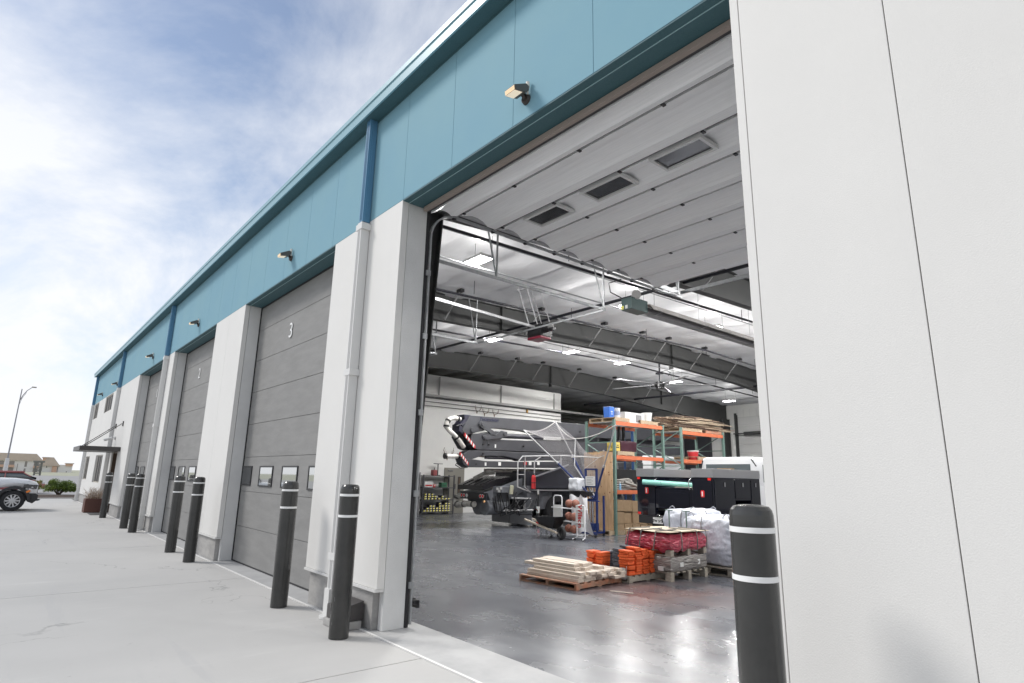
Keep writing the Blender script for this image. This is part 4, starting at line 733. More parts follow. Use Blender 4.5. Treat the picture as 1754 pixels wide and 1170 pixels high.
def pallet_mesh(w, d, h=0.115, blocks=False):
    m = M(); t = 0.016
    for k in range(7): y = -d / 2 + (d - 0.08) * k / 6; m.box((-w / 2, y, h - t), (w / 2, y + 0.08, h))
    for k in range(3): y = -d / 2 + (d - 0.08) * k / 2; m.box((-w / 2, y, 0.002), (w / 2, y + 0.08, t))
    if blocks:
        for i in range(3):
            for j in range(3): x = -w / 2 + (w - 0.10) * i / 2; y = -d / 2 + (d - 0.08) * j / 2; m.box((x, y + 0.002, t), (x + 0.10, y + 0.078, h - t))
    else:
        for i in range(3): x = -w / 2 + (w - 0.035) * i / 2; m.box((x, -d / 2 + 0.003, t), (x + 0.035, d / 2 - 0.003, h - t))
    return m
def pallet(x, y, z, w, d, rz, lab, ms=None, h=0.115, blocks=False, group='wooden pallets'):
    ob = pallet_mesh(w, d, h, blocks).build('pallet', ms or WOOD, o=(0, 0, 0), label=lab, cat='pallet', group=group)
    ob.location = Vector((x, y, z)) * S; ob.rotation_euler = (0, 0, rz); return ob
# ---------------------------------------------------------------- lumber on a pallet
PRED = mat('pallet_orange_paint', (0.46, 0.19, 0.11), 0.75, col2=(0.33, 0.25, 0.19), nscale=7)
pallet(-6.2, 6.36, 0, 1.02, 1.02, 0.09, 'orange edged pallet under the loose stack of new lumber', [PRED], h=0.085, group='pallets on the shop floor')
rg = random.Random(11); BO = None; lv = 0.045
ORD = ['first', 'second', 'third', 'fourth', 'fifth', 'sixth', 'seventh', 'eighth', 'ninth', 'tenth', 'eleventh']
rows = [(0, 5.92, 6.88, 7, -5.62, 1.02), (1, 5.94, 6.88, 7, -5.60, 1.02), (2, 5.98, 6.86, 6, -5.63, 1.0), (3, 6.02, 6.60, 4, -5.75, 0.95), (4, 6.06, 6.50, 3, -5.82, 0.9)]
bn = 0
for lev, ya, yb, n_, xe_, ln in rows:
    for k in range(n_):
        y = ya + (yb - ya) * (k + 0.5) / n_; L_ = ln * rg.uniform(0.85, 1.0); x = xe_ - L_ / 2 - rg.uniform(0, 0.10)
        lb = 'new pale board in the %s layer of the lumber pile, %s from the front' % (['bottom', 'second', 'third', 'fourth', 'top'][lev], ORD[k])
        if BO is None:
            m = M(); m.box((-0.5, -0.058, 0), (0.5, 0.058, 0.0375)); BO = m.build('board', LUMB, bevel=0.003, label=lb, cat='board', group='boards in the lumber pile'); ob = BO
        else: ob = copy_thing(BO, (0, 0, 0), lb)
        ob.location = Vector((x, y + rg.uniform(-0.01, 0.01), 0.087 + lev * 0.039)) * S; ob.scale = (L_, 1, 1); ob.rotation_euler = (0, 0, rg.uniform(-0.02, 0.02) + 0.06)
# ---------------------------------------------------------------- orange strap bags
pallet(-6.05, 7.36, 0, 0.86, 0.86, 0.0, 'weathered pallet carrying the orange folded bags', [WOODW], h=0.095, group='pallets on the shop floor')
OB = None
def obag(x, y, z, rz, lb):
    global OB
    if OB is None:
        OB = thing('folded_bag', lb, 'folded bag', (0, 0, 0), 'orange and charcoal folded bags on the pallet')
        m = lump(-0.035, 0.15, -0.072, 0.072, 0.001, 0.033, 0.004, 14, 1, 0.5, 6); m.build('orange_end', ORANGE, parent=OB)
        m = lump(-0.15, -0.025, -0.073, 0.073, 0.0005, 0.0345, 0.004, 14, 5, 0.5, 6); m.build('charcoal_end', DCLOTH, parent=OB)
        OB.location = Vector((x, y, z)) * S; OB.rotation_euler = (0, 0, rz)
    else: copy_thing(OB, (x, y, z), lb, rot=(rg.uniform(-.04, .04), rg.uniform(-.05, .05), rz))
for c_ in range(5):
    for k in range(10 + (1 if c_ in (1,) else 0) - (1 if c_ > 2 else 0)):
        obag(-5.78 + rg.uniform(-0.012, 0.012), 7.01 + c_ * 0.163 + rg.uniform(-.006, .006), 0.097 + k * 0.0335, rg.uniform(-0.06, 0.06), 'folded bag in the large orange stack, %s column from the front, %s from the pallet' % (ORD[c_], ORD[k]))
for c_ in range(2):
    for k in range(8):
        obag(-6.32 + rg.uniform(-0.01, 0.01) + 0.17 * c_, 7.04, 0.097 + k * 0.034, -math.pi / 2 + rg.uniform(-0.08, 0.08), 'folded bag in the small stack behind the lumber, %s column, %s from the pallet' % (['left', 'right'][c_], ORD[k]))
m = M(); m.box((-5.66, 6.895, 0.06), (-5.655, 6.95, 0.22), rot=(0.1, 0, 0.7)); m.box((-5.74, 6.895, 0.05), (-5.655, 6.898, 0.20)); m.build('paper_tag', WHP, label='white paper tag hanging at the corner of the orange bag pallet', cat='tag')
m = M(); m.box((-5.4, 6.3, 0.002), (-5.1, 6.33, 0.008), rot=(0, 0, 0.4)); m.build('wood_scrap', LUMB, label='thin wood scrap on the reddish floor in front of the pallets', cat='scrap')
# ---------------------------------------------------------------- red and grey wrapped stacks
def film(name, c1, c2, rough=0.22):
    return mat(name, c1, rough, col2=c2, nscale=3, stretch=(1, 1, 5), bump=0.9, bscale=9, bstretch=(1, 1, 4), bdist=0.05, coat=0.9)
pallet(-5.78, 8.0, 0, 0.86, 0.94, 0, 'weathered block pallet under the grey wrapped stack', [WOODW], blocks=True, h=0.125, group='pallets on the shop floor')
g_ = thing('grey_sack_stack', 'stack of grey sacks wrapped in clear film under the red wrapped load', 'sack stack', (-5.83, 8.0, 0.127))
lump(-6.14, -5.35, 7.53, 8.46, 0.127, 0.335, 0.025, 7, 3, 0.25, 26, 0.02).build('sacks', film('grey_film', (0.30, 0.28, 0.26), (0.22, 0.20, 0.19)), parent=g_)
m = M(); m.box((-5.347, 7.75, 0.19), (-5.338, 7.83, 0.25)); m.box((-5.349, 8.2, 0.20), (-5.340, 8.26, 0.27)); m.box((-5.55, 7.50, 0.14), (-5.46, 7.512, 0.20)); m.build('paper_label', WHP, parent=g_)
pallet(-5.78, 8.0, 0.34, 0.86, 0.92, 0, 'upper block pallet between the grey sacks and the red wrapped load', [WOODW], blocks=True, h=0.085, group='pallets on the shop floor')
r_ = thing('red_wrapped_load', 'red load wrapped in shiny film with grey straps and a cardboard cap', 'wrapped load', (-5.9, 7.95, 0.40))
m = lump(-6.18, -5.34, 7.52, 8.48, 0.405, 0.655, 0.05, 6, 9, 0.5, 36, 0.05, taper=0.03); m.build('load', film('red_film', (0.58, 0.06, 0.11), (0.40, 0.03, 0.06), 0.16), parent=r_)
m = M(); m.grid(lambda u, v: (-6.17 + u * 0.87, 7.50 + v * 1.0, 0.676 + 0.006 * math.sin(u * 7 + v * 3)), 12, 10); m.grid(lambda u, v: (-6.17 + u * 0.87, 7.50 + (1 - v) * 1.0, 0.668 + 0.006 * math.sin(u * 7 + (1 - v) * 3)), 12, 10); m.build('cardboard_cap', mat('card_tan', (0.55, 0.47, 0.35), 0.8), parent=r_)
STR = mat('strap_grey', (0.16, 0.155, 0.15), 0.5)
for x in (-6.05, -5.82, -5.56):
    m = M(); m.tube([(x - 0.04, 7.47, 0.41), (x - 0.02, 7.475, 0.55), (x, 7.49, 0.682), (x, 8.0, 0.689)], 0.009, 6); m.build('strap', STR, parent=r_)
for y in (7.75, 8.15, 8.4):
    m = M(); m.tube([(-5.30, y, 0.42), (-5.295, y, 0.55), (-5.31, y, 0.682), (-5.8, y, 0.689)], 0.009, 6); m.build('strap', STR, parent=r_)
# ---------------------------------------------------------------- white bulk bags
pallet(-5.52, 9.2, 0, 0.95, 1.05, 0, 'weathered pallet under the white bulk bag', [WOODW], blocks=True, h=0.125, group='pallets on the shop floor')
pallet(-6.4, 9.65, 0, 0.95, 1.0, 0, 'pallet under the rear white bulk bag', [WOODW], blocks=True, h=0.125, group='pallets on the shop floor')
BAG = mat('bulk_bag_white', (0.72, 0.74, 0.82), 0.45, col2=(0.58, 0.61, 0.69), nscale=3, bump=0.9, bscale=7, bstretch=(2, 2, 0.8), bdist=0.04, coat=0.25)
def bag(x0, x1, y0, y1, z1, lab, seed):
    b = thing('bulk_bag', lab, 'bulk bag', ((x0 + x1) / 2, (y0 + y1) / 2, 0.127), 'white bulk bags on pallets')
    lump(x0, x1, y0, y1, 0.128, z1, 0.06, 3.2, seed, 0.8, 32, 0.07).build('bag', BAG, parent=b)
    for x, y in ((x0 + 0.15, y0 + 0.1), (x1 - 0.15, y0 + 0.1), (x1 - 0.1, y1 - 0.15)):
        m = M(); m.tube([(x - 0.06, y, z1 - 0.06), (x - 0.05, y, z1 + 0.02), (x, y, z1 + 0.05), (x + 0.04, y, z1 + 0.03), (x + 0.06, y, z1 - 0.06)], 0.009, 5); m.build('lifting_loop', mat('loop_grey', (0.35, 0.36, 0.4), 0.7), parent=b)
    for k, (xx, sd) in enumerate(((x1 + 0.005, 0), (x0 + 0.4, 1))):
        m = M()
        if sd == 0: 
            for yy in (y0 + 0.3, y0 + 0.6): m.tube([(x1 - 0.05, yy, z1), (x1 + 0.012, yy, z1 - 0.1), (x1 + 0.03, yy, 0.45), (x1 + 0.0, yy, 0.18)], 0.007, 5)
        else: m.tube([(xx, y0 + 0.03, z1), (xx, y0 - 0.012, z1 - 0.1), (xx, y0 - 0.03, 0.45), (xx, y0, 0.18)], 0.007, 5)
        m.build('seam_webbing', STR, parent=b)
    return b
b = bag(-5.98, -5.05, 8.72, 9.66, 0.86, 'white bulk bag of material nearest the foreground bollard', 4)
m = M(); m.box((-5.04, 8.95, 0.72), (-5.015, 9.08, 0.79)); m.build('document_pouch', mat('pouch_pink', (0.62, 0.42, 0.42), 0.4), parent=b)
bag(-6.68, -5.95, 9.2, 10.0, 0.92, 'white bulk bag behind the red wrapped load', 8)
for x, lb in ((-6.12, 'left green steel stake with crossbar standing behind the red load'), (-5.79, 'right green steel stake with crossbar standing behind the red load')):
    m = M(); m.cyl((x, 8.62, 0.003), (x, 8.62, 0.93), 0.011, n=8); m.cyl((x - 0.07, 8.62, 0.93), (x + 0.07, 8.62, 0.93), 0.009, n=8); m.build('steel_stake', RACKG, o=(x, 8.62, 0), label=lb, cat='stake')
# ---------------------------------------------------------------- pallet racking
def rack(lab, ya, yb, levels, H=3.0, o=None):
    r = thing('pallet_rack', lab, 'pallet rack', (-11.0, (ya + yb) / 2, 0))
    for y in (ya, yb):
        m = M()
        for x in (-11.5, -10.5): m.box((x - 0.035, y - 0.03, 0.006), (x + 0.035, y + 0.03, H)); m.box((x - 0.06, y - 0.05, 0.002), (x + 0.06, y + 0.05, 0.008))
        z = 0.2; s = 1
        while z < H - 0.4: m.beam((-11.5, y, z), (-10.5, y, z), 0.025, 0.025, up=(0, 1, 0)); m.beam((-11.47 if s > 0 else -10.53, y, z + 0.02), (-10.53 if s > 0 else -11.47, y, z + 0.5), 0.025, 0.025, up=(0, 1, 0)); z += 0.55; s = -s
        m.build('upright_frame', RACKG, parent=r)
    for z in levels:
        for x in (-10.5, -11.5):
            m = M(); sx = 0.028 if x > -11 else -0.028; m.box((x - 0.022, ya + 0.032, z - 0.05), (x + 0.022, yb - 0.032, z + 0.05)); m.box((x - 0.02 , ya + 0.0305, z - 0.08), (x + 0.045, ya + 0.034, z + 0.08)); m.build('beam', RACKO, parent=r)
        m = M()
        for k in range(12): y = ya + 0.05 + (yb - ya - 0.14) * k / 11; m.box((-11.47, y, z + 0.03), (-10.53, y + 0.03, z + 0.045))
        m.build('wire_deck', GALV, parent=r)
    return r
rack('green and orange pallet rack behind the plywood sheet, white goods on top', 12.46, 14.62, (1.09, 2.0, 2.91))
rack('green and orange pallet rack farther back carrying the bundle of sticks', 15.55, 17.9, (2.0, 2.85))
pallet(-11.0, 12.85, 2.962, 0.95, 0.62, 0, 'pallet under the blue bin on top of the near rack', group='pallets on the racks'); pallet(-11.0, 14.05, 2.962, 0.95, 0.8, 0, 'pallet under the white bucket on top of the near rack', group='pallets on the racks')
pallet(-11.0, 16.2, 2.902, 0.95, 1.1, 0, 'nearer pallet under the bundle of sticks', [WOOD], group='pallets on the racks'); pallet(-11.0, 17.5, 2.902, 0.95, 1.1, 0, 'farther pallet under the bundle of sticks', [PRED], group='pallets on the racks')
pallet(-10.95, 12.95, 2.052, 0.9, 0.7, 0, 'pallet on the middle level of the near rack', group='pallets on the racks'); pallet(-11.0, 17.1, 2.052, 0.9, 1.2, 0, 'pallet on the middle level of the far rack', group='pallets on the racks')
# goods on the top
bn_ = thing('blue_bin', 'blue plastic tub with white emblem on top of the near rack', 'tub', (-10.85, 12.66, 3.08))
m = M(); m.prism([(-0.1, 0), (0.1, 0), (0.115, 0.30), (-0.115, 0.30)], 1, -0.1, 0.1); m.v = [(x - 10.85, y + 12.66, z + 3.079) for x, y, z in m.v]; m.build('tub', mat('tub_blue', (0.05, 0.16, 0.55), 0.35), parent=bn_, bevel=0.01)
m = M(); m.cyl((-10.744, 12.66, 3.26), (-10.741, 12.66, 3.26), 0.04, n=16); m.box((-10.743, 12.63, 3.17), (-10.741, 12.69, 3.19)); m.build('emblem', WHP, parent=bn_)
def bucket(x, y, z, r, h, lab, ms=WHP, lid=None, label_col=None):
    b = thing('bucket', lab, 'bucket', (x, y, z)); m = M(); m.lathe([(0, 0.001), (r * 0.85, 0.001), (r * 0.97, h * 0.8), (r * 1.04, h * 0.82), (r, h), (0, h)], (x, y, z), 20); m.build('body', ms, parent=b)
    m = M(); m.lathe([(r * 1.06, h * 0.93), (r * 1.06, h + 0.01), (0, h + 0.012)], (x, y, z), 20); m.build('lid', lid or ms, parent=b)
    if label_col: m = M(); m.lathe([(r * 0.93, h * 0.3), (r * 0.99, h * 0.72)], (x, y, z), 20); m.build('paper_label', label_col, parent=b)
    return b
bucket(-10.78, 12.92, 3.079, 0.09, 0.27, 'white drum with blue label between the blue tub and the white cabinet', WHP, None, mat('label_blue', (0.25, 0.30, 0.45), 0.5))
mw = thing('microwave', 'white microwave oven on top of the near rack', 'microwave', (-10.8, 13.45, 2.97))
m = M(); m.box((-11.1, 13.08, 2.964), (-10.62, 13.92, 3.27)); m.build('case', WHP, parent=mw, bevel=0.012)
m = M(); m.box((-10.62, 13.55, 3.02), (-10.612, 13.80, 3.22)); m.box((-10.62, 13.83, 3.0), (-10.613, 13.90, 3.24), 1); m.build('door_window', [mat('mw_grey', (0.25, 0.25, 0.26), 0.2), mat('mw_panel', (0.6, 0.6, 0.6), 0.4)], parent=mw)
bucket(-10.75, 14.02, 3.079, 0.075, 0.21, 'small grey jar beside the white bucket on top of the rack', mat('jar_grey', (0.45, 0.45, 0.44), 0.3))
bucket(-10.78, 14.27, 3.079, 0.15, 0.25, 'large white bucket on top of the near rack')
sb = M(); rg = random.Random(4)
for k in range(330):
    x = -11.45 + rg.random() * 0.95; z = 3.02 + rg.random() ** 1.3 * 0.36; a = 15.6 + rg.uniform(-0.35, 0.9); L_ = rg.uniform(0.9, 2.4); b_e = min(a + L_, 18.4 + rg.uniform(0, 0.3)); mid = (a + b_e) / 2
    sb.tube([(x, a, z), (x + rg.uniform(-.05, .05), mid, z + rg.uniform(-.015, .015)), (x + rg.uniform(-.08, .08), b_e, z + rg.uniform(-.03, .02))], rg.uniform(0.006, 0.014), 4, k % 3)
tag(sb.build('stick_bundle', [mat('stick_brown', (0.20, 0.13, 0.09), 0.9), mat('stick_pale', (0.50, 0.40, 0.29), 0.9), mat('stick_dark', (0.11, 0.075, 0.055), 0.9)], o=(-11, 17, 3.02)), 'long bundle of brown wooden sticks lying on top of the far rack', 'stick bundle')
# plywood at the rack end
pw = thing('plywood_sheet', 'tall knotty plywood sheet leaning against the end of the near rack', 'plywood', (-11.0, 12.39, 0.12))
m = M(); m.box((-11.53, 12.375, 0.125), (-10.52, 12.395, 2.13)); m.build('sheet', PLY, parent=pw)
m = M()
rg = random.Random(2)
for k in range(22):
    x = -11.45 + rg.random() * 0.9; z = 0.2 + rg.random() * 1.75; m.cyl((x, 12.374, z), (x, 12.3765, z), rg.uniform(0.012, 0.024), n=10)
m.build('knot', mat('knot_brown', (0.22, 0.10, 0.05), 0.8), parent=pw)
m = M(); m.tube([(-11.35, 12.372, 2.0), (-11.3, 12.372, 1.94), (-11.24, 12.372, 2.0), (-11.2, 12.372, 1.95)], 0.005, 4); m.tube([(-11.14, 12.372, 1.95), (-11.1, 12.372, 2.02), (-11.05, 12.372, 1.95), (-11.12, 12.372, 1.98)], 0.005, 4); m.tube([(-11.0, 12.372, 2.0), (-10.95, 12.372, 1.95), (-10.9, 12.372, 2.0), (-10.86, 12.372, 1.96)], 0.005, 4); m.build('scrawl', INK, parent=pw)
pallet(-11.02, 12.6, 0, 1.0, 0.75, 0, 'pallet on the floor under the plywood sheet', group='pallets on the racks')
# cardboard boxes on the bottom level
CB = None; k = 0
for (y, z, w, h) in ((12.68, 0.003, 0.30, 0.28), (13.0, 0.003, 0.30, 0.28), (13.32, 0.003, 0.30, 0.26), (13.64, 0.003, 0.30, 0.24), (13.97, 0.003, 0.30, 0.24), (12.68, 0.285, 0.30, 0.32), (13.0, 0.285, 0.29, 0.30), (13.32, 0.265, 0.30, 0.31), (13.64, 0.245, 0.30, 0.27), (13.97, 0.245, 0.28, 0.23), (12.70, 0.608, 0.29, 0.29), (13.01, 0.588, 0.30, 0.30), (13.33, 0.578, 0.30, 0.29)):
    lb = 'brown cardboard box under the near rack, %s one in the %s column from the plywood' % (['bottom', 'middle', 'top'][0 if z < 0.1 else (1 if z < 0.5 else 2)], ['first', 'second', 'third', 'fourth', 'fifth'][min(4, int((y - 12.6) / 0.32))])
    if CB is None:
        CB = thing('cardboard_box', lb, 'box', (0, 0, 0), 'cardboard boxes under the near rack')
        m = M(); m.box((-0.2, -0.5, 0), (0.2, 0.5, 1)); m.build('carton', CARD, parent=CB); m = M(); m.box((-0.03, -0.502, 0.02), (0.03, 0.502, 1.002)); m.build('tape', [mat('tape_tan', (0.45, 0.35, 0.23), 0.3)], parent=CB); c = CB
        c.location = Vector((-10.72, y, z)) * S
    else: c = copy_thing(CB, (-10.72 + rg.uniform(-.03, .02), y, z), lb, rz=rg.uniform(-0.09, 0.09))
    c.scale = (1, w * 0.93, h * 0.965)
# middle goods
yb_ = thing('tool_crate', 'yellow crate with black markings on the middle level of the near rack', 'crate', (-10.7, 12.66, 2.17)); m = M(); m.box((-10.85, 12.56, 2.168), (-10.56, 12.76, 2.40)); m.build('crate', mat('crate_yellow', (0.62, 0.46, 0.10), 0.6), parent=yb_, bevel=0.01)
m = M(); m.box((-10.559, 12.60, 2.25), (-10.556, 12.72, 2.28)); m.box((-10.559, 12.62, 2.31), (-10.556, 12.70, 2.33)); m.build('marking', INK, parent=yb_)
dm = thing('sewing_head_machine', 'dark maroon machine with two upright posts on the middle level of the near rack', 'machine', (-10.8, 13.2, 2.17)); m = lump(-11.05, -10.6, 12.85, 13.55, 2.168, 2.46, 0.02, 6, 2, 0.4, 12); m.build('body', mat('dark_maroon', (0.05, 0.015, 0.025), 0.3), parent=dm)
for y in (13.0, 13.2): m = M(); m.box((-10.85, y, 2.4), (-10.78, y + 0.06, 2.86)); m.build('post', BLACKM, parent=dm)
dm.name = 'floor_polisher'; ORG['floor_polisher'] = (-10.8, 13.2, 2.17)
hs = thing('hose_coil', 'pile of grey hoses on the lowest level of the near rack', 'hose', (-10.8, 13.2, 1.14))
m = M()
for k in range(9):
    z = 1.17 + 0.03 * k; pts = [(-10.85 + 0.25 * math.cos(t + k) * (1 - k * 0.04), 13.15 + 0.55 * math.sin(t + k) * (1 - k * 0.05), z + 0.02 * math.sin(3 * t)) for t in [2 * math.pi * q / 22 for q in range(23)]]; m.tube(pts, 0.028, 7)
m.tube([(-10.55, 12.9, 1.35), (-10.5, 13.2, 1.28), (-10.5, 13.6, 1.2), (-10.55, 14.1, 1.2)], 0.04, 8); m.build('hose', mat('hose_grey', (0.24, 0.23, 0.21), 0.6), parent=hs)
bucket(-10.65, 13.75, 1.142, 0.12, 0.2, 'grey pail with red label beside the hoses on the near rack', mat('pail_grey', (0.4, 0.4, 0.4), 0.5), None, RED)
bt = thing('spray_bottle', 'small light blue bottle in front of the hoses on the near rack', 'bottle', (-10.52, 12.72, 1.142)); m = M(); m.lathe([(0, 0.001), (0.028, 0.001), (0.028, 0.13), (0.012, 0.16), (0.012, 0.18), (0, 0.18)], (-10.55, 12.72, 1.142), 12); m.build('bottle', mat('bottle_blue', (0.2, 0.42, 0.65), 0.3), parent=bt); m = M(); m.cyl((-10.55, 12.72, 1.32), (-10.55, 12.72, 1.36), 0.016, n=10); m.build('cap', WHP, parent=bt)
bucket(-10.9, 16.75, 2.052 - 0.0, 0.17, 0.30, 'orange and white paint drum on the far rack', RED, WHP); 
gb = M(); gb.box((-11.15, 12.6, 1.142), (-11.0, 14.3, 1.7)); gb.build('steel_cabinet', BLACKM, label='low dark metal cabinet at the back of the near rack', cat='cabinet', bevel=0.01)
wd = M(); wd.tube([(-11.9, 15.0, 0.0), (-11.9, 15.0, 2.95)], 0.055, 8); wd.tube([(-11.9, 14.6, 0.0), (-11.9, 14.6, 2.9)], 0.03, 8); wd.tube([(-11.9, 14.6, 2.9), (-11.9, 15.0, 2.9)], 0.03, 8); wd.build('steel_hoist', mat('hoist_blue', (0.02, 0.06, 0.16), 0.4), o=(-11.9, 15, 0), label='tall blue steel hoist post behind the racks', cat='hoist')
ld = thing('step_ladder', 'pale step ladder standing behind the near rack', 'ladder', (-12.2, 14.2, 0)); m = M()
for x in (-12.4, -12.0): m.beam((x, 13.9, 0), (x, 14.2, 2.3), 0.05, 0.03); m.beam((x, 14.8, 0), (x, 14.25, 2.25), 0.04, 0.03)
m.build('rail', GALV2, parent=ld); m = M()
for k in range(6): m.box((-12.4, 13.92 + k * 0.043, 0.3 + k * 0.33), (-12.0, 14.02 + k * 0.043, 0.33 + k * 0.33))
m.build('step', GALV2, parent=ld)
# ---------------------------------------------------------------- service truck
tv = thing('service_truck', 'black service truck with silver topped side boxes and white cab, tail toward the door', 'truck', (-8.37, 12.0, 0))
for xa, xb, yb2 in ((-9.42, -8.90, 14.05), (-7.87, -7.34, 14.05)):
    m = M(); m.box((xa, 12.0, 0.60), (xb, 12.9, 1.495)); m.box((xa, 13.6, 0.60), (xb, yb2, 1.495)); m.box((xa, 12.9, 1.0), (xb, 13.6, 1.495)); bx_ = m.build('side_box', TRUCKB, parent=tv, bevel=0.008)
    m = M(); m.box((xa - 0.01, 11.99, 1.497), (xb + 0.01, yb2 + 0.01, 1.69)); m.build('top_rail', ALU, parent=tv, bevel=0.006)
m = M()
for ya, yb2, za in ((12.04, 12.85, 0.66), (12.9, 13.55, 1.05), (13.62, 14.0, 0.66)):
    m.box((-7.345, ya, za), (-7.325, yb2, 1.46)); m.box((-7.323, (ya + yb2) / 2 - 0.03, 1.30), (-7.315, (ya + yb2) / 2 + 0.03, 1.40), 1)
m.box((-7.86, 11.985, 0.64), (-7.37, 12.0, 1.46)); m.build('compartment_door', [TRUCKB, CHROME], parent=tv, bevel=0.006)
m = M(); m.box((-8.89, 12.02, 0.78), (-7.88, 12.06, 1.22)); m.box((-8.80, 12.012, 0.85), (-7.97, 12.02, 1.15)); m.cyl((-8.85, 12.05, 1.24), (-7.92, 12.05, 1.24), 0.02, mi=0); m.build('tailgate', TRUCKB, parent=tv, bevel=0.008)
m = M(); m.box((-8.89, 12.1, 0.72), (-7.88, 14.2, 0.78)); m.build('bed', BLACKM, parent=tv)
m = M(); m.box((-8.89, 14.05, 0.72), (-7.88, 14.1, 1.35)); m.build('bulkhead', TRUCKB, parent=tv)
m = M(); m.box((-9.3, 11.88, 0.42), (-7.45, 12.1, 0.60)); m.cyl((-8.55, 11.8, 0.52), (-8.55, 11.92, 0.52), 0.05); m.build('bumper', BLACKM, parent=tv, bevel=0.01)
m = M(); m.box((-9.0, 12.0, 0.35), (-7.7, 17.5, 0.58)); m.build('chassis', BLACKM, parent=tv)
PLT = mat('plate_white', (0.72, 0.72, 0.70), 0.45)
m = M(); m.box((-8.87, 11.86, 0.43), (-8.60, 11.872, 0.57)); pt = m.build('license_plate', PLT, parent=tv)
m = M(); m.text('7W 563', 0.085, (-8.735, 11.857, 0.49), (1, 0, 0), (0, 0, 1), 0.001, bold=0.003); m.build('plate_number', INK, parent=pt)
m = M(); m.box((-8.83, 11.8585, 0.55), (-8.64, 11.8595, 0.558)); m.build('plate_text', INK, parent=pt)
for x, z in ((-9.12, 1.17), (-7.60, 1.14)):
    m = lump(x - 0.045, x + 0.045, 11.975, 12.0, z - 0.075, z + 0.075, 0, 1, 0, 0.9, 8); tl = m.build('tail_light', REDL, parent=tv); m = M(); m.box((x - 0.018, 11.972, z - 0.05), (x + 0.012, 11.976, z + 0.05)); m.build('lens_insert', mat('lens_white', (0.8, 0.75, 0.75), 0.2), parent=tl)
RREF = mat('red_reflector', (0.85, 0.03, 0.02), 0.3)
for x, z in ((-9.36, 1.46), (-7.42, 1.46), (-9.36, 0.64)): m = M(); m.box((x - 0.04, 11.984, z - 0.025), (x + 0.04, 11.999, z + 0.025)); m.build('reflector', RREF, parent=tv)
m = M(); m.tube([(-8.86, 12.03, 1.46), (-8.86, 11.97, 1.42), (-8.86, 11.97, 1.32), (-8.86, 12.0, 1.28)], 0.01, 6); m.tube([(-7.91, 12.03, 1.46), (-7.93, 11.97, 1.42), (-7.95, 11.97, 1.26), (-7.93, 12.0, 1.22)], 0.012, 6)
for x in (-8.6, -8.25): m.cyl((x, 11.99, 0.68), (x, 12.0, 0.68), 0.035, n=8)
m.tube([(-8.76, 11.9, 0.60), (-8.76, 11.86, 0.63), (-8.70, 11.86, 0.64), (-8.66, 11.88, 0.60)], 0.01, 6); m.build('latch', CHROME, parent=tv)
gr = lambda hw, z0, z1, cr: [(-8.30 + x, z) for x, z in ring(hw, z0, z1, cr)]
body_loft([(14.2, gr(0.80, 0.5, 1.35, 0.05)), (15.9, gr(0.80, 0.5, 1.35, 0.05)), (17.6, gr(0.78, 0.5, 1.25, 0.1))]).build('cab_body', CARW, parent=tv)
body_loft([(14.30, gr(0.76, 1.2, 2.00, 0.10)), (14.36, gr(0.78, 1.2, 2.04, 0.10)), (15.4, gr(0.78, 1.2, 2.05, 0.10)), (15.7, gr(0.76, 1.2, 1.98, 0.10)), (16.2, gr(0.78, 1.2, 1.38, 0.1))]).build('cab_roof', CARW, parent=tv)
m = M(); m.box((-8.92, 14.285, 1.42), (-7.68, 14.30, 1.86)); m.build('rear_window', CGLASS, parent=tv, bevel=0.006)
m = M(); m.box((-7.535, 14.6, 1.42), (-7.515, 15.4, 1.85)); m.build('side_window', CGLASS, parent=tv)
m = M(); m.box((-8.5, 14.12, 1.5), (-8.1, 14.27, 1.75)); m.build('cardboard_box', CARD, label='open cardboard box standing behind the white cab rear window', cat='box')
m = M(); m.beam((-8.95, 14.2, 1.95), (-9.05, 14.25, 1.75), 0.02, 0.03); m.beam((-7.6, 14.2, 1.98), (-7.5, 14.25, 1.8), 0.02, 0.03); m.build('trim_strip', BLACKM, parent=tv)
for yy in (13.25, 16.8):
    for s in (1, -1): wheel(tv, (-8.38 + s * 0.86, yy, 0.36), 0.36, 0.24, (1, 0, 0), SILV, 8, face=s)
gp = thing('drain_pipe', 'pale green plastic pipe lying across the truck tailgate', 'pipe', (-9.1, 11.9, 1.37))
m = M(); GPM = mat('pvc_green', (0.25, 0.58, 0.50), 0.35); p0 = Vector((-9.14, 11.86, 1.37)); p1 = Vector((-7.95, 12.45, 1.30)); m.cyl(p0, p1, 0.062, n=20, caps=False); x_, y_, z_ = basis(p1 - p0); m.lathe([(0.062, 0), (0.052, 0), (0.052, 0.4), (0, 0.4)], p0, 20, 0, tuple(z_)); m.build('pipe', GPM, parent=gp)
m = M(); m.lathe([(0.0625, 0), (0.0635, 0.0), (0.0635, 0.006), (0.0625, 0.006)], p0 + (p1 - p0) * 0.33, 20, 0, tuple((z_ + Vector((0, 0, 0.3))).normalized())); m.build('ink_ring', INK, parent=gp)
m = M(); m.box((-8.4, 12.1, 1.222), (-7.9, 12.3, 1.27), rot=(0, 0.03, 0.1)); m.build('plank', WOODW, label='grey plank resting on the tailgate beside the green pipe', cat='plank')
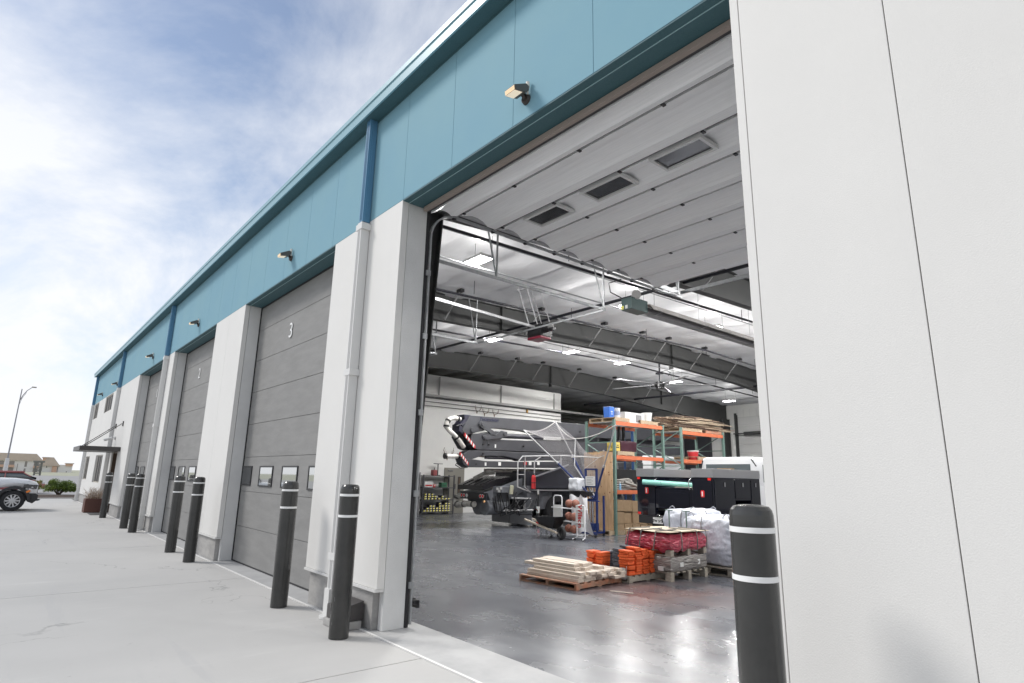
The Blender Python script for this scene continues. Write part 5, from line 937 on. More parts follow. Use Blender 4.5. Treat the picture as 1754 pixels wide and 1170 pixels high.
# ---------------------------------------------------------------- concrete pump truck
pt_ = thing('concrete_pump_truck', 'dark grey concrete pump truck with folded boom, hopper end toward the door', 'pump truck', (-14.3, 12.0, 0))
def pprism(poly, x0, x1, name, ms, bevel=0.0, parent=pt_): m = M(); m.prism(poly, 0, x0, x1); return m.build(name, ms, parent=parent, bevel=bevel)
a1 = pprism([(10.05, 3.13), (13.7, 3.20), (20.5, 3.32), (20.5, 2.95), (13.0, 2.72), (12.75, 2.76), (12.2, 2.82), (11.15, 2.84), (10.85, 2.80), (10.2, 2.62), (9.92, 2.56), (9.80, 2.70)], -14.12, -13.82, 'boom_arm', BOOM, 0.012)
a2 = pprism([(9.88, 2.52), (9.95, 2.62), (10.3, 2.66), (10.6, 2.62), (11.2, 2.50), (12.6, 2.56), (13.2, 2.62), (20.5, 2.82), (20.5, 2.42), (13.6, 2.20), (10.3, 2.15), (10.12, 2.20)], -14.46, -14.14, 'boom_arm', BOOM, 0.012)
a2b = pprism([(10.14, 2.60), (10.6, 2.66), (11.0, 2.74), (11.35, 2.74), (11.42, 2.62), (11.2, 2.50), (12.6, 2.54), (13.3, 2.56), (20.5, 2.78), (20.5, 2.40), (13.6, 2.22), (10.35, 2.165), (10.1, 2.3)], -14.12, -13.80, 'boom_arm', BOOM, 0.012)
a3 = pprism([(9.85, 2.02), (10.02, 2.12), (10.3, 2.145), (13.6, 2.19), (20.5, 2.36), (20.5, 2.1), (13.2, 1.96), (12.0, 1.90), (11.8, 1.96), (11.3, 2.02), (10.5, 2.0), (10.2, 1.9), (9.9, 1.9)], -14.10, -13.78, 'boom_arm', BOOM, 0.012)
a4 = pprism([(9.78, 1.9), (10.1, 1.90), (10.6, 1.86), (12.0, 1.88), (13.4, 1.93), (20.5, 2.08), (20.5, 1.85), (14, 1.74), (10.0, 1.665), (9.86, 1.74)], -14.08, -13.76, 'boom_arm', BOOM, 0.012)
m = M(); m.cyl((-13.92, 11.4, 2.63), (-13.92, 13.0, 2.66), 0.075, n=18); m.build('hydraulic_cylinder', BOOMD, parent=pt_)
m = M(); m.cyl((-13.88, 10.7, 1.965), (-13.88, 11.9, 1.975), 0.045, n=16); m.cyl((-13.88, 10.4, 1.99), (-13.88, 10.8, 1.97), 0.022, n=10, mi=1); m.build('hydraulic_cylinder', [BOOMD, CHROME], parent=pt_)
m = M()
for poly in ([(10.42, 2.98), (10.62, 2.98), (10.66, 2.84), (10.9, 2.74), (10.98, 2.60), (10.85, 2.58), (10.72, 2.70), (10.45, 2.80), (10.36, 2.90)], [(10.5, 2.58), (10.7, 2.62), (11.0, 2.64), (11.2, 2.76), (11.42, 2.74), (11.44, 2.60), (11.2, 2.54), (10.7, 2.46), (10.52, 2.48)]): m.prism(poly, 0, -13.82, -13.76)
m.cyl((-13.76, 10.5, 2.9), (-13.73, 10.5, 2.9), 0.06, n=14); m.cyl((-13.76, 11.32, 2.67), (-13.73, 11.32, 2.67), 0.05, n=14); m.cyl((-13.80, 10.15, 2.72), (-13.77, 10.15, 2.72), 0.07, n=16); m.cyl((-13.76, 10.58, 2.54), (-13.74, 10.58, 2.54), 0.05, n=14); m.build('knuckle_link', BOOM, parent=pt_, bevel=0.006)
m = M()
for y, z in ((10.75, 2.33), (10.55, 2.33), (12.1, 2.35), (13.2, 2.86), (14.6, 2.95), (15.6, 3.0), (10.55, 2.07), (12.9, 2.06), (10.3, 1.76), (13.8, 2.04)): m.cyl((-13.79, y, z), (-13.752, y, z), 0.028, n=12)
m.build('pivot_bolt', BLACKM, parent=pt_)
def chevron(pts, w):   # red and white striped edge plate
    m = M(); (ya, za), (yb, zb) = pts; n_ = 9
    for k in range(n_):
        t0, t1 = k / n_, (k + 1) / n_; q = lambda t, o: (ya + (yb - ya) * t + (zb - za) * -o, za + (zb - za) * t + (yb - ya) * o)
        dx = w / math.hypot(yb - ya, zb - za); m.prism([q(t0 + 0.05, 0), q(t1 + 0.05, 0), q(t1 - 0.05, dx), q(t0 - 0.05, dx)], 0, -13.80, -13.752, k % 2)
    m.build('warning_stripe', [RED, WHP], parent=pt_)
chevron([(9.83, 2.55), (10.22, 2.20)], 0.07); chevron([(9.70, 2.02), (10.0, 1.72)], 0.065)
m = M(); m.prism([(9.86, 3.14), (10.1, 3.14), (10.0, 2.95), (9.84, 2.80), (9.76, 2.86), (9.9, 3.02)], 0, -14.2, -13.84); m.prism([(9.72, 2.86), (9.92, 2.70), (9.86, 2.58), (9.72, 2.66)], 0, -14.2, -13.84); m.build('tip_bracket', mat('navy_black', (0.02, 0.02, 0.04), 0.4), parent=pt_, bevel=0.01)
m = M(); m.tube([(-13.95, 9.82, 3.0), (-13.95, 9.62, 3.03), (-13.95, 9.45, 2.98), (-13.95, 9.34, 2.86), (-13.95, 9.34, 2.76), (-13.95, 9.45, 2.66), (-13.95, 9.62, 2.56), (-13.95, 9.82, 2.40), (-13.95, 9.98, 2.22)], 0.065, 14); m.tube([(-13.95, 9.86, 1.96), (-13.95, 9.60, 1.95), (-13.95, 9.34, 1.955)], 0.06, 14); m.build('delivery_pipe', PIPEW, parent=pt_)
m = M()
for (y, z, d) in ((9.40, 2.93, (0, 0.6, 0.8)), (9.35, 2.78, (0, 0.1, 1)), (9.74, 3.02, (0, 1, 0)), (9.72, 2.48, (0, -0.7, 0.7)), (9.36, 1.955, (0, 1, 0)), (9.80, 1.955, (0, 1, 0))):
    c = Vector((-13.95, y, z)); d = Vector(d).normalized(); m.cyl(c - d * 0.025, c + d * 0.025, 0.083, n=14)
m.build('pipe_clamp', BLACKM, parent=pt_)
m = M(); m.tube([(-13.9, 9.75, 1.80), (-13.9, 9.68, 1.72), (-13.9, 9.85, 1.64), (-13.9, 10.1, 1.66)], 0.014, 6); m.tube([(-13.85, 9.62, 2.80), (-13.85, 9.9, 2.88), (-13.85, 10.05, 3.05)], 0.016, 6); m.build('hose', BLACKM, parent=pt_)
m = M(); m.text('Putzmeister', 0.15, (-13.808, 10.78, 3.06), (0, 1, 0.012), (0, -0.012, 1), 0.003, bold=0.003); m.build('lettering', mat('navy_letter', (0.01, 0.012, 0.04), 0.4), parent=pt_)
m = M()
for y, z, w, h, k in ((10.98, 2.3, 0.05, 0.1, 0), (10.6, 1.77, 0.06, 0.09, 0), (11.1, 1.79, 0.10, 0.10, 0), (12.1, 1.84, 0.11, 0.10, 1), (12.3, 1.84, 0.11, 0.10, 0), (12.65, 1.85, 0.1, 0.09, 0)): m.box((-13.758 if z < 2 else -13.795, y, z - h / 2), (-13.752 if z < 2 else -13.79, y + w, z + h / 2), k)
m.build('warning_label', [WHP, RED], parent=pt_)
# slewing column, deck pipes
m = M(); m.cyl((-14.3, 16.5, 1.2), (-14.3, 16.5, 3.1), 0.3, n=20); m.box((-14.7, 14.2, 1.2), (-13.5, 18.2, 1.6)); m.build('boom_column', BOOM, parent=pt_, bevel=0.01)
m = M(); m.tube([(-14.2, 10.95, 1.60), (-14.2, 12.0, 1.62), (-14.2, 15.0, 1.66)], 0.055, 12); m.tube([(-14.8, 11.0, 1.35), (-14.6, 11.2, 1.5), (-14.4, 11.5, 1.55)], 0.06, 12); m.build('delivery_pipe', PIPEW, parent=pt_)
# hopper
m = M()
X0h, X1h = -15.12, -13.95
m.add([(X0h, 10.85, 0.98), (X1h, 10.85, 0.98), (X1h + 0.15, 11.75, 1.15), (X0h, 11.75, 1.15), (X0h + 0.35, 11.0, 0.45), (X1h - 0.25, 11.0, 0.45), (X1h - 0.25, 11.65, 0.45), (X0h + 0.35, 11.65, 0.45)], [(0, 1, 5, 4), (1, 2, 6, 5), (2, 3, 7, 6), (3, 0, 4, 7), (4, 5, 6, 7), (3, 2, 1, 0)])
m.cyl((-14.5, 10.95, 0.58), (-14.5, 11.6, 0.58), 0.26, n=24); m.cyl((-14.1, 10.9, 0.55), (-14.1, 11.7, 0.55), 0.22, n=24); m.build('hopper', PUMPG, parent=pt_)
m = M(); m.prism([(10.70, 1.03), (11.70, 1.32), (11.72, 1.44), (11.2, 1.36), (10.70, 1.17)], 0, X0h - 0.08, X1h + 0.02); 
for k in range(4): x = X0h + 0.15 + k * 0.28; m.prism([(10.72, 1.175), (11.2, 1.365), (11.68, 1.445), (11.68, 1.46), (11.2, 1.385), (10.72, 1.195)], 0, x, x + 0.05)
m.build('hopper_lid', mat('lid_black', (0.018, 0.018, 0.022), 0.25), parent=pt_, bevel=0.008)
m = M(); m.box((X0h + 0.02, 10.74, 0.765), (X1h, 10.80, 0.95)); m.box((X0h - 0.02, 10.72, 0.955), (X1h + 0.05, 10.85, 0.985), 1); m.build('light_bar', [BLACKM, PUMPG], parent=pt_, bevel=0.005)
for x, k in ((-15.02, 0), (-14.89, 0), (-14.75, 1), (-14.09, 0), (-13.97, 0)):
    m = M(); m.cyl((x, 10.725, 0.865), (x, 10.74, 0.865), 0.045, n=18); m.lathe([(0.045, 0), (0.056, 0), (0.056, 0.015), (0.045, 0.015)], (x, 10.74, 0.865), 18, 1, (0, -1, 0)); m.build('tail_lamp', [REDL if k == 0 else WHP, CHROME], parent=pt_)
m = M(); m.tube([(-15.1, 10.95, 0.86), (-15.28, 10.85, 0.84), (-15.40, 10.8, 0.75), (-15.38, 10.78, 0.62), (-15.25, 10.78, 0.57), (-15.1, 10.78, 0.60), (-14.85, 10.8, 0.62), (-14.5, 10.84, 0.62)], 0.085, 16); m.build('outlet_pipe', PIPEW, parent=pt_)
m = M()
for p, d in (((-15.36, 10.8, 0.80), (-0.5, 0, -1)), ((-15.30, 10.78, 0.585), (1, 0, -0.3)), ((-14.95, 10.79, 0.61), (1, 0, 0.05)), ((-14.55, 10.83, 0.62), (1, 0, 0))):
    d = Vector(d).normalized(); p = Vector(p); m.cyl(p - d * 0.025, p + d * 0.025, 0.10, n=16)
m.build('pipe_clamp', mat('clamp_grey', (0.12, 0.115, 0.11), 0.5), parent=pt_)
m = M(); m.add([(X1h + 0.02, 10.85, 1.0), (X1h + 0.55, 11.75, 1.42), (X1h + 0.55, 11.75, 1.0), (X1h + 0.25, 11.4, 0.72), (X1h + 0.05, 10.95, 0.72)], [(0, 1, 2, 3, 4), (4, 3, 2, 1, 0)]); m.box((X1h + 0.1, 11.0, 0.98), (X1h + 0.5, 11.4, 1.15)); m.build('side_shield', PUMPG, parent=pt_, bevel=0.006)
m = M()
for x, z in ((-13.68, 1.08), (-13.52, 1.10), (-13.60, 1.02)): m.box((x, 10.985, z - 0.03), (x + 0.1, 10.995, z + 0.04))
m.build('sticker', WHP, parent=pt_)
m = M(); m.cyl((-13.35, 11.3, 1.18), (-13.38, 11.3, 0.95), 0.055, n=14); m.build('grease_canister', mat('canister_cream', (0.55, 0.54, 0.40), 0.4), parent=pt_)
m = M(); m.cyl((-13.88, 10.7, 0.72), (-13.88, 10.73, 0.72), 0.035, n=12); m.build('marker_lamp', mat('peach_lamp', (0.9, 0.50, 0.22), 0.3), parent=pt_)
m = M(); rg = random.Random(8)
for k in range(12):
    x0_, y0_ = -13.9 + rg.uniform(0, 0.6), 11.0 + rg.uniform(0, 0.8); m.tube([(x0_, y0_, rg.uniform(0.8, 1.05)), (x0_ + rg.uniform(-.1, .2), y0_ + 0.1, rg.uniform(0.3, 0.55)), (x0_ + rg.uniform(0, .4), y0_ + 0.3, rg.uniform(0.35, 0.6)), (x0_ + rg.uniform(0.1, .5), y0_ + 0.5, rg.uniform(0.7, 1.0))], 0.016, 6)
for k in range(6): z = rg.uniform(0.5, 1.3); m.box((-14.4 + rg.uniform(0, 0.7), 11.75 + rg.uniform(0, .15), z), (-13.5, 12.0, z + rg.uniform(0.08, 0.2)))
m.build('hydraulic_line', BLACKM, parent=pt_)
m = M(); m.box((-15.2, 11.9, 0.5), (-13.45, 13.0, 1.0)); m.box((-13.9, 11.85, 0.82), (-13.32, 12.0, 1.18)); m.build('valve_block', PUMPG, parent=pt_, bevel=0.01)
m = M(); m.box((-15.1, 11.9, 0.5), (-13.5, 20.0, 0.85)); m.build('chassis', BOOMD, parent=pt_)
m = M(); m.box((-15.0, 12.0, 0.86), (-13.5, 19.0, 1.6)); m.build('deck_body', BOOMD, parent=pt_)
for x0_, x1_ in ((-15.2, -14.32), (-14.30, -13.32)): m = M(); m.box((x0_, 12.05, 0.06), (x1_, 12.065, 0.50), rot=(0.05, 0, 0)); m.build('mud_flap', mat('flap_grey', (0.32, 0.325, 0.35), 0.6), parent=pt_)
m = M(); m.prism([(12.08, 1.42), (13.5, 1.80), (14.8, 1.86), (16.5, 1.86), (16.5, 1.12), (12.08, 1.12)], 0, -13.42, -13.25); m.build('side_cover', mat('cover_charcoal', (0.04, 0.042, 0.055), 0.35), parent=pt_, bevel=0.01)
m = M(); m.beam((-13.24, 12.08, 1.45), (-13.24, 13.5, 1.84), 0.02, 0.03); m.box((-13.42, 12.08, 1.04), (-13.24, 16.5, 1.08)); m.build('trim_strip', ALU, parent=pt_)
m = M(); HR = [(-13.28, 11.45, 1.15), (-13.28, 11.45, 1.85), (-13.28, 11.62, 2.02), (-13.28, 13.2, 2.10), (-13.28, 14.4, 2.12)]
m.tube(HR, 0.02, 8); m.tube([(-13.28, 11.72, 2.02), (-13.28, 11.72, 1.15), (-13.28, 11.95, 1.0)], 0.02, 8); m.tube([(-13.28, 12.1, 1.5), (-13.28, 12.1, 1.9), (-13.28, 12.35, 2.04)], 0.02, 8); m.tube([(-13.28, 13.2, 2.1), (-13.28, 13.2, 1.75)], 0.02, 8); m.tube([(-13.28, 11.45, 1.5), (-13.28, 11.72, 1.5)], 0.014, 6); m.tube([(-13.28, 11.45, 1.15), (-13.28, 11.95, 1.0)], 0.018, 6); m.build('handrail', GALV2, parent=pt_)
m = M(); m.tube([(-13.6, 11.2, 0.47), (-13.2, 12.0, 0.50)], 0.025, 8); m.tube([(-13.35, 11.8, 0.50), (-13.35, 11.8, 0.75)], 0.02, 8); m.tube([(-13.6, 11.5, 0.82), (-13.2, 11.9, 0.82)], 0.025, 8); m.build('step_bar', GALV2, parent=pt_)
for yy in (13.15, 14.15, 18.6):
    for s in (1, -1): wheel(pt_, (-14.32 + s * 0.86, yy, 0.45), 0.45, 0.26, (1, 0, 0), BOOMD, 6, face=s)
m = M(); m.prism([(17.9, 0.5), (17.9, 2.3), (19.6, 2.3), (20.0, 1.5), (20.0, 0.5)], 0, -15.2, -13.4); m.build('cab', CARW, parent=pt_, bevel=0.04)
m = M(); m.cyl((-13.15, 12.14, 0.06), (-13.15, 12.14, 0.20), 0.055, n=14, mi=1); m.cyl((-13.15, 12.14, 0.20), (-13.15, 12.14, 0.42), 0.045, n=12); m.cyl((-13.15, 12.14, 0.42), (-13.15, 12.14, 0.60), 0.052, n=14, mi=2); m.cyl((-13.15, 12.14, 0.60), (-13.15, 12.14, 0.95), 0.022, n=10); m.cyl((-13.15, 12.14, 0.95), (-13.15, 12.14, 1.08), 0.03, n=10, mi=2); m.build('outrigger_jack', [BLACKM, RED, WHP], parent=pt_)
m = M(); m.add([(-13.10, 12.088, 0.44), (-13.10, 12.088, 0.50), (-13.20, 12.088, 0.58), (-13.20, 12.088, 0.52)], [(0, 1, 2, 3), (3, 2, 1, 0)]); m.build('jack_stripe', RED, parent=pt_)
def extinguisher(o, h, r, lab, mt=RED):
    e = thing('fire_extinguisher', lab, 'extinguisher', o); x, y, z = o
    m = M(); m.lathe([(0, 0), (r, 0.002), (r, h * 0.75), (r * 0.7, h * 0.86), (r * 0.3, h * 0.9), (0, h * 0.9)], o, 18); m.build('cylinder', mt, parent=e)
    m = M(); m.cyl((x, y, z + h * 0.88), (x, y, z + h * 0.96), r * 0.3); m.beam((x, y, z + h * 0.96), (x + r * 1.2, y, z + h), r * 0.3, r * 0.2); m.lathe([(r * 1.01, h * 0.36), (r * 1.04, h * 0.37), (r * 1.04, h * 0.41), (r * 1.01, h * 0.42)], o, 18); m.build('valve', BLACKM, parent=e)
extinguisher((-13.18, 11.98, 1.10), 0.44, 0.065, 'large red extinguisher strapped to the side of the pump truck')
# ---------------------------------------------------------------- ball trolley
bc = thing('ball_trolley', 'white wire ball trolley with vertical lettered sign', 'ball trolley', (-10.4, 10.7, 0))
m = M()
for x0_, x1_, h in ((-10.93, -10.64, 1.0), (-10.14, -9.88, 0.80)):
    m.tube([(x0_, 10.62, 0.06), (x0_, 10.62, h - 0.05), (x0_ + 0.04, 10.62, h), (x1_ - 0.04, 10.62, h), (x1_, 10.62, h - 0.05), (x1_, 10.62, 0.06)], 0.013, 8)
    m.tube([(x0_ - 0.03, 10.5, 0.03), (x0_, 10.62, 0.07), (x1_, 10.62, 0.07), (x1_ + 0.03, 10.5, 0.03)], 0.013, 8)
for z in (0.14, 0.42, 0.72):
    for y in (10.55, 10.72): m.tube([(-10.93, y, z), (-9.88, y, z - 0.02)], 0.009, 6)
m.build('frame', mat('frame_white', (0.70, 0.71, 0.74), 0.35), parent=bc)
m = M(); m.box((-10.15, 10.585, 0.31), (-9.87, 10.60, 0.80)); sg = m.build('sign', WHP, parent=bc, bevel=0.006)
m = M(); m.text('Wilson', 0.18, (-10.01, 10.583, 0.55), (0, 0, -1), (1, 0, 0), 0.001, bold=0.006); m.build('lettering', RED, parent=sg)
m = M(); m.box((-10.91, 10.60, 0.35), (-10.66, 10.61, 0.78)); m.build('sign', WHP, parent=bc)
for x in (-10.93, -10.64, -10.14, -9.88): m = M(); m.cyl((x - 0.012, 10.55, 0.03), (x + 0.012, 10.55, 0.03), 0.03, n=14); m.build('caster', BLACKM, parent=bc)
BALLM = mat('basketball_brown', (0.28, 0.11, 0.075), 0.6, bump=0.3, bscale=120); B1 = None
for x, y, z, lb in ((-10.22, 10.66, 0.83, 'basketball on the top shelf of the ball trolley, right'), (-10.47, 10.70, 0.82, 'basketball on the top shelf of the ball trolley, left'), (-10.24, 10.64, 0.525, 'basketball on the middle shelf of the ball trolley, right'), (-10.44, 10.66, 0.53, 'basketball on the middle shelf of the ball trolley, left'), (-10.25, 10.64, 0.24, 'basketball on the bottom shelf of the ball trolley, right'), (-10.45, 10.66, 0.245, 'basketball on the bottom shelf of the ball trolley, left')):
    if B1 is None:
        B1 = thing('basketball', lb, 'ball', (0, 0, 0), 'basketballs on the trolley'); m = M(); m.ball((0, 0, 0), 0.098, n=24); m.build('ball', BALLM, parent=B1)
        m = M()
        for ax in ((1, 0, 0), (0, 0, 1)): m.lathe([(0.0975, -0.002), (0.0992, 0), (0.0975, 0.002)], (0, 0, 0), 28, 0, ax)
        m.build('seam', BLACKM, parent=B1); B1.location = Vector((x, y, z)) * S
    else: copy_thing(B1, (x, y, z), lb, rot=(x * 7, y * 5, z * 9))
bn2 = thing('cloth_banner', 'white printed cloth with black stripes draped behind the ball trolley', 'cloth', (-10.35, 11.0, 0.1))
m = M(); m.grid(lambda u, v: (-10.72 + u * (0.75 - 0.2 * v), 11.0 + 0.05 * math.sin(u * 9 + v * 4), 0.14 + v * 0.86 + 0.04 * math.sin(u * 12)), 26, 20); m.build('cloth', mat('cloth_white', (0.68, 0.69, 0.72), 0.7), parent=bn2)
m = M()
for k in range(3): m.beam((-10.55 + k * 0.06, 10.90, 0.80), (-10.40 + k * 0.06, 10.90, 0.66), 0.03, 0.004)
m.build('stripe', INK, parent=bn2); m = M(); m.cyl((-10.58, 10.92, 0.82), (-10.58, 10.925, 0.82), 0.06, n=20); m.build('printed_ball', mat('print_orange', (0.5, 0.15, 0.06), 0.6), parent=bn2)
# ---------------------------------------------------------------- ball return machine with net
sm_ = thing('ball_return_machine', 'navy framed basketball return machine with tall poles and a spread net', 'ball machine', (-10.65, 11.7, 0))
m = M()
for x in (-10.85, -10.47):
    m.beam((x, 11.7, 0.10), (x, 11.7, 1.67), 0.045, 0.045, up=(0, 1, 0)); m.beam((x, 11.45, 0.10), (x, 11.95, 0.10), 0.045, 0.045); m.beam((x + 0.05, 11.9, 0.1), (x + 0.05, 11.9, 1.0), 0.04, 0.04, up=(0, 1, 0))
for z in (1.66, 1.22, 0.90, 0.16): m.beam((-10.85, 11.7, z), (-10.47, 11.7, z), 0.04, 0.04)
m.beam((-11.0, 11.5, 0.09), (-10.3, 11.5, 0.09), 0.05, 0.04); m.beam((-10.95, 11.6, 0.87), (-10.3, 11.6, 0.87), 0.04, 0.03); m.box((-10.78, 11.65, 0.16), (-10.54, 11.85, 0.32)); m.build('frame', NAVY, parent=sm_)
m = M()
for x in (-10.72, -10.62): m.cyl((x, 11.72, 0.32), (x, 11.72, 1.2), 0.022, n=10)
m.build('lift_rod', CHROME, parent=sm_)
m = M(); m.box((-10.82, 11.66, 1.24), (-10.50, 11.672, 1.48)); m.build('instruction_card', WHP, parent=sm_)
m = M()
for k in range(5): m.box((-10.78, 11.655, 1.28 + k * 0.04), (-10.55 - (k % 2) * 0.06, 11.658, 1.29 + k * 0.04))
m.build('card_text', mat('grey_ink', (0.2, 0.2, 0.2), 0.6), parent=sm_)
for x, y in ((-11.0, 11.47), (-10.32, 11.47), (-10.85, 11.95), (-10.47, 11.95)): m = M(); m.cyl((x - 0.015, y, 0.035), (x + 0.015, y, 0.035), 0.035, n=14); m.build('caster', BLACKM, parent=sm_)
A_, B_, C_, D_ = Vector((-12.54, 11.0, 2.71)), Vector((-12.40, 12.1, 3.02)), Vector((-9.47, 11.3, 2.71)), Vector((-11.60, 12.1, 2.50)); base = Vector((-10.55, 11.65, 0.92))
for T, q in ((A_, 0.50), (B_, 0.52), (C_, 0.45)):
    b0 = base + Vector((0.0, 0.05, 0)); mid = b0.lerp(T, q); m = M(); m.cyl(b0, mid, 0.027, n=10); po = m.build('pole', NAVY, parent=sm_); m = M(); m.cyl(mid, T, 0.018, n=10); m.cyl(mid - (T - mid).normalized() * 0.03, mid + (T - mid).normalized() * 0.03, 0.032, n=10); m.build('upper_tube', GALV2, parent=po)
m = M(); m.cyl((-11.25, 11.7, 1.75), D_, 0.014, n=8); m.cyl((-10.55, 11.7, 1.0), (-11.25, 11.7, 1.75), 0.014, n=8); m.build('pole', GALV2, parent=sm_)
def rope(p, q, sag, r=0.012):
    pts = [p.lerp(q, t / 10) - Vector((0, 0, sag * 4 * (t / 10) * (1 - t / 10))) for t in range(11)]; m = M(); m.tube(pts, r, 6); m.build('rope', mat('rope_white', (0.62, 0.6, 0.58), 0.8), parent=sm_)
rope(A_, B_, 0.14); rope(A_, D_, 0.10); rope(D_, C_, 0.08); rope(B_, D_, 0.1)
def netpatch(a, b, c, d, nu, nv, sag=0.0):
    m = M(); f = lambda u, v: (a.lerp(b, u)).lerp(d.lerp(c, u), v) + Vector((0, 0.10 * math.sin(math.pi * u) * math.sin(math.pi * v), -sag * math.sin(math.pi * u) * (1 - v)))
    for i in range(nu + 1): m.tube([f(i / nu, t / 8) for t in range(9)], 0.0032, 3)
    for j in range(nv + 1): m.tube([f(t / 8, j / nv) for t in range(9)], 0.0032, 3)
    m.build('net', mat('net_cord', (0.30, 0.29, 0.30), 0.8), parent=sm_)
L1, L2, L3 = Vector((-11.30, 11.6, 1.40)), Vector((-10.60, 11.75, 1.15)), Vector((-10.05, 11.6, 1.70))
netpatch(A_, B_, D_, Vector((-12.0, 11.4, 2.45)), 40, 14, 0.12)
netpatch(Vector((-12.3, 11.3, 2.45)), D_, Vector((-10.85, 11.9, 1.2)), L1, 34, 40)
netpatch(D_, Vector((-10.0, 11.5, 2.1)), Vector((-10.35, 11.7, 1.25)), Vector((-10.95, 11.9, 1.2)), 36, 34, 0.25)
m = M(); m.tube([Vector((-11.26, 11.6, 1.97)), Vector((-10.9, 11.6, 1.98)), Vector((-10.3, 11.6, 1.95)), Vector((-10.12, 11.6, 2.0))], 0.013, 6); m.tube([Vector((-10.8, 11.62, 1.68)), Vector((-10.3, 11.6, 1.95))], 0.006, 5); m.build('rope', MATS['rope_white'], parent=sm_)
lump(-11.2, -10.85, 11.4, 11.7, 1.12, 1.42, 0.05, 8, 3, 0.6, 12).build('plastic_bag', mat('plastic_white', (0.66, 0.68, 0.72), 0.3), label='crumpled white plastic bag hanging on the navy ball machine', cat='bag')
m = M(); m.box((-11.3, 11.55, 0.98), (-10.6, 11.85, 1.10)); m.build('ball_chute', BLACKM, parent=sm_, bevel=0.02)
# ---------------------------------------------------------------- wheelbarrow
wbw = thing('wheelbarrow', 'black wheelbarrow with pale wooden handles parked by the ball trolley', 'wheelbarrow', (-10.9, 10.35, 0))
m = M(); m.add([(-11.15, 10.15, 0.50), (-10.45, 10.20, 0.52), (-10.45, 10.62, 0.52), (-11.15, 10.62, 0.50), (-11.0, 10.25, 0.26), (-10.62, 10.28, 0.24), (-10.62, 10.52, 0.24), (-11.0, 10.52, 0.26)], [(0, 1, 5, 4), (1, 2, 6, 5), (2, 3, 7, 6), (3, 0, 4, 7), (4, 5, 6, 7), (7, 6, 5, 4), (4, 5, 1, 0), (5, 6, 2, 1), (6, 7, 3, 2), (7, 4, 0, 3)]); m.build('tray', BLACKM, parent=wbw)
for y in (10.22, 10.5): m = M(); m.beam((-11.5, y - 0.05, 0.40), (-10.40, y, 0.16), 0.035, 0.04); m.build('handle', mat('handle_wood', (0.52, 0.46, 0.38), 0.6), parent=wbw)
m = M()
for y in (10.2, 10.54): m.tube([(-11.1, y, 0.3), (-11.08, y, 0.02), (-10.95, y, 0.02), (-10.9, y, 0.24)], 0.014, 6)
m.build('leg', GALV, parent=wbw)
wheel(wbw, (-10.40, 10.36, 0.15), 0.15, 0.075, (0.15, 1, 0), SILV, 6)
# ---------------------------------------------------------------- steel shelving by the partition
def shelving(lab, ya, yb, levels, mt, xa=-19.85, xb=-19.45):
    s_ = thing('steel_shelving', lab, 'shelving', ((xa + xb) / 2, (ya + yb) / 2, 0)); H = levels[-1] + 0.03
    for x in (xa, xb - 0.04):
        for y in (ya, yb - 0.04): m = M(); m.box((x, y, 0.003), (x + 0.04, y + 0.04, H)); m.build('post', mt, parent=s_)
    for z in levels: m = M(); m.box((xa + 0.002, ya + 0.002, z - 0.03), (xb - 0.002, yb - 0.002, z)); m.build('shelf', mt, parent=s_)
    return s_
SHD = mat('shelf_dark', (0.06, 0.06, 0.068), 0.5); SHG = mat('shelf_grey', (0.24, 0.24, 0.25), 0.5)
shelving('dark steel shelving full of yellow and black tool cases beside the taupe door', 12.12, 13.55, (0.10, 0.54, 0.99, 1.42), SHD)
sh2 = shelving('grey steel shelving at the left edge of the open bay', 11.2, 12.0, (0.12, 0.55, 1.05, 1.50), SHG)
m = M(); m.box((-19.84, 11.22, 0.13), (-19.47, 11.95, 0.52)); m.build('side_panel', mat('mauve_panel', (0.26, 0.23, 0.25), 0.6), parent=sh2)
m = M(); m.box((-19.75, 11.5, 1.503), (-19.5, 11.85, 1.56)); m.box((-19.73, 11.45, 1.561), (-19.5, 11.8, 1.60)); m.build('tarp_bundle', SHG, label='folded grey tarp on top of the grey shelving', cat='tarp', bevel=0.015)
m = M(); m.box((-19.7, 11.6, 1.052), (-19.5, 11.8, 1.16)); m.build('cardboard_box', mat('dull_red', (0.3, 0.08, 0.07), 0.6), label='dull red carton on the upper shelf of the grey shelving', cat='box')
m = M(); m.box((-19.7, 11.55, 0.552), (-19.5, 11.78, 0.72)); m.build('storage_tub', mat('pale_tub', (0.55, 0.55, 0.6), 0.4), label='pale plastic tub on the lower shelf of the grey shelving', cat='tub')
TC = None; rg = random.Random(6)
PUR = mat('case_dark', (0.03, 0.028, 0.04), 0.4)
def tcase(x, y, z, lb, sc_):
    global TC
    if TC is None:
        TC = thing('tool_case', lb, 'tool case', (0, 0, 0), 'tool cases on the dark shelving'); m = M(); m.box((-0.12, -0.055, 0), (0.12, 0.055, 0.075)); m.build('case', PUR, parent=TC, bevel=0.004)
        m = M(); m.box((0.1205, -0.045, 0.01), (0.123, 0.02, 0.05)); m.build('paper_label', YEL, parent=TC); m = M(); m.box((0.1205, 0.022, 0.01), (0.122, 0.05, 0.06)); m.build('end_label', WHP, parent=TC); c = TC; c.location = Vector((x, y, z)) * S
    else: c = copy_thing(TC, (x, y, z), lb, rz=rg.uniform(-0.08, 0.08))
    c.scale = sc_
cols = ['first', 'second', 'third', 'fourth', 'fifth', 'sixth', 'seventh', 'eighth', 'ninth', 'tenth']; rowsn = ['bottom', 'second', 'third', 'top']
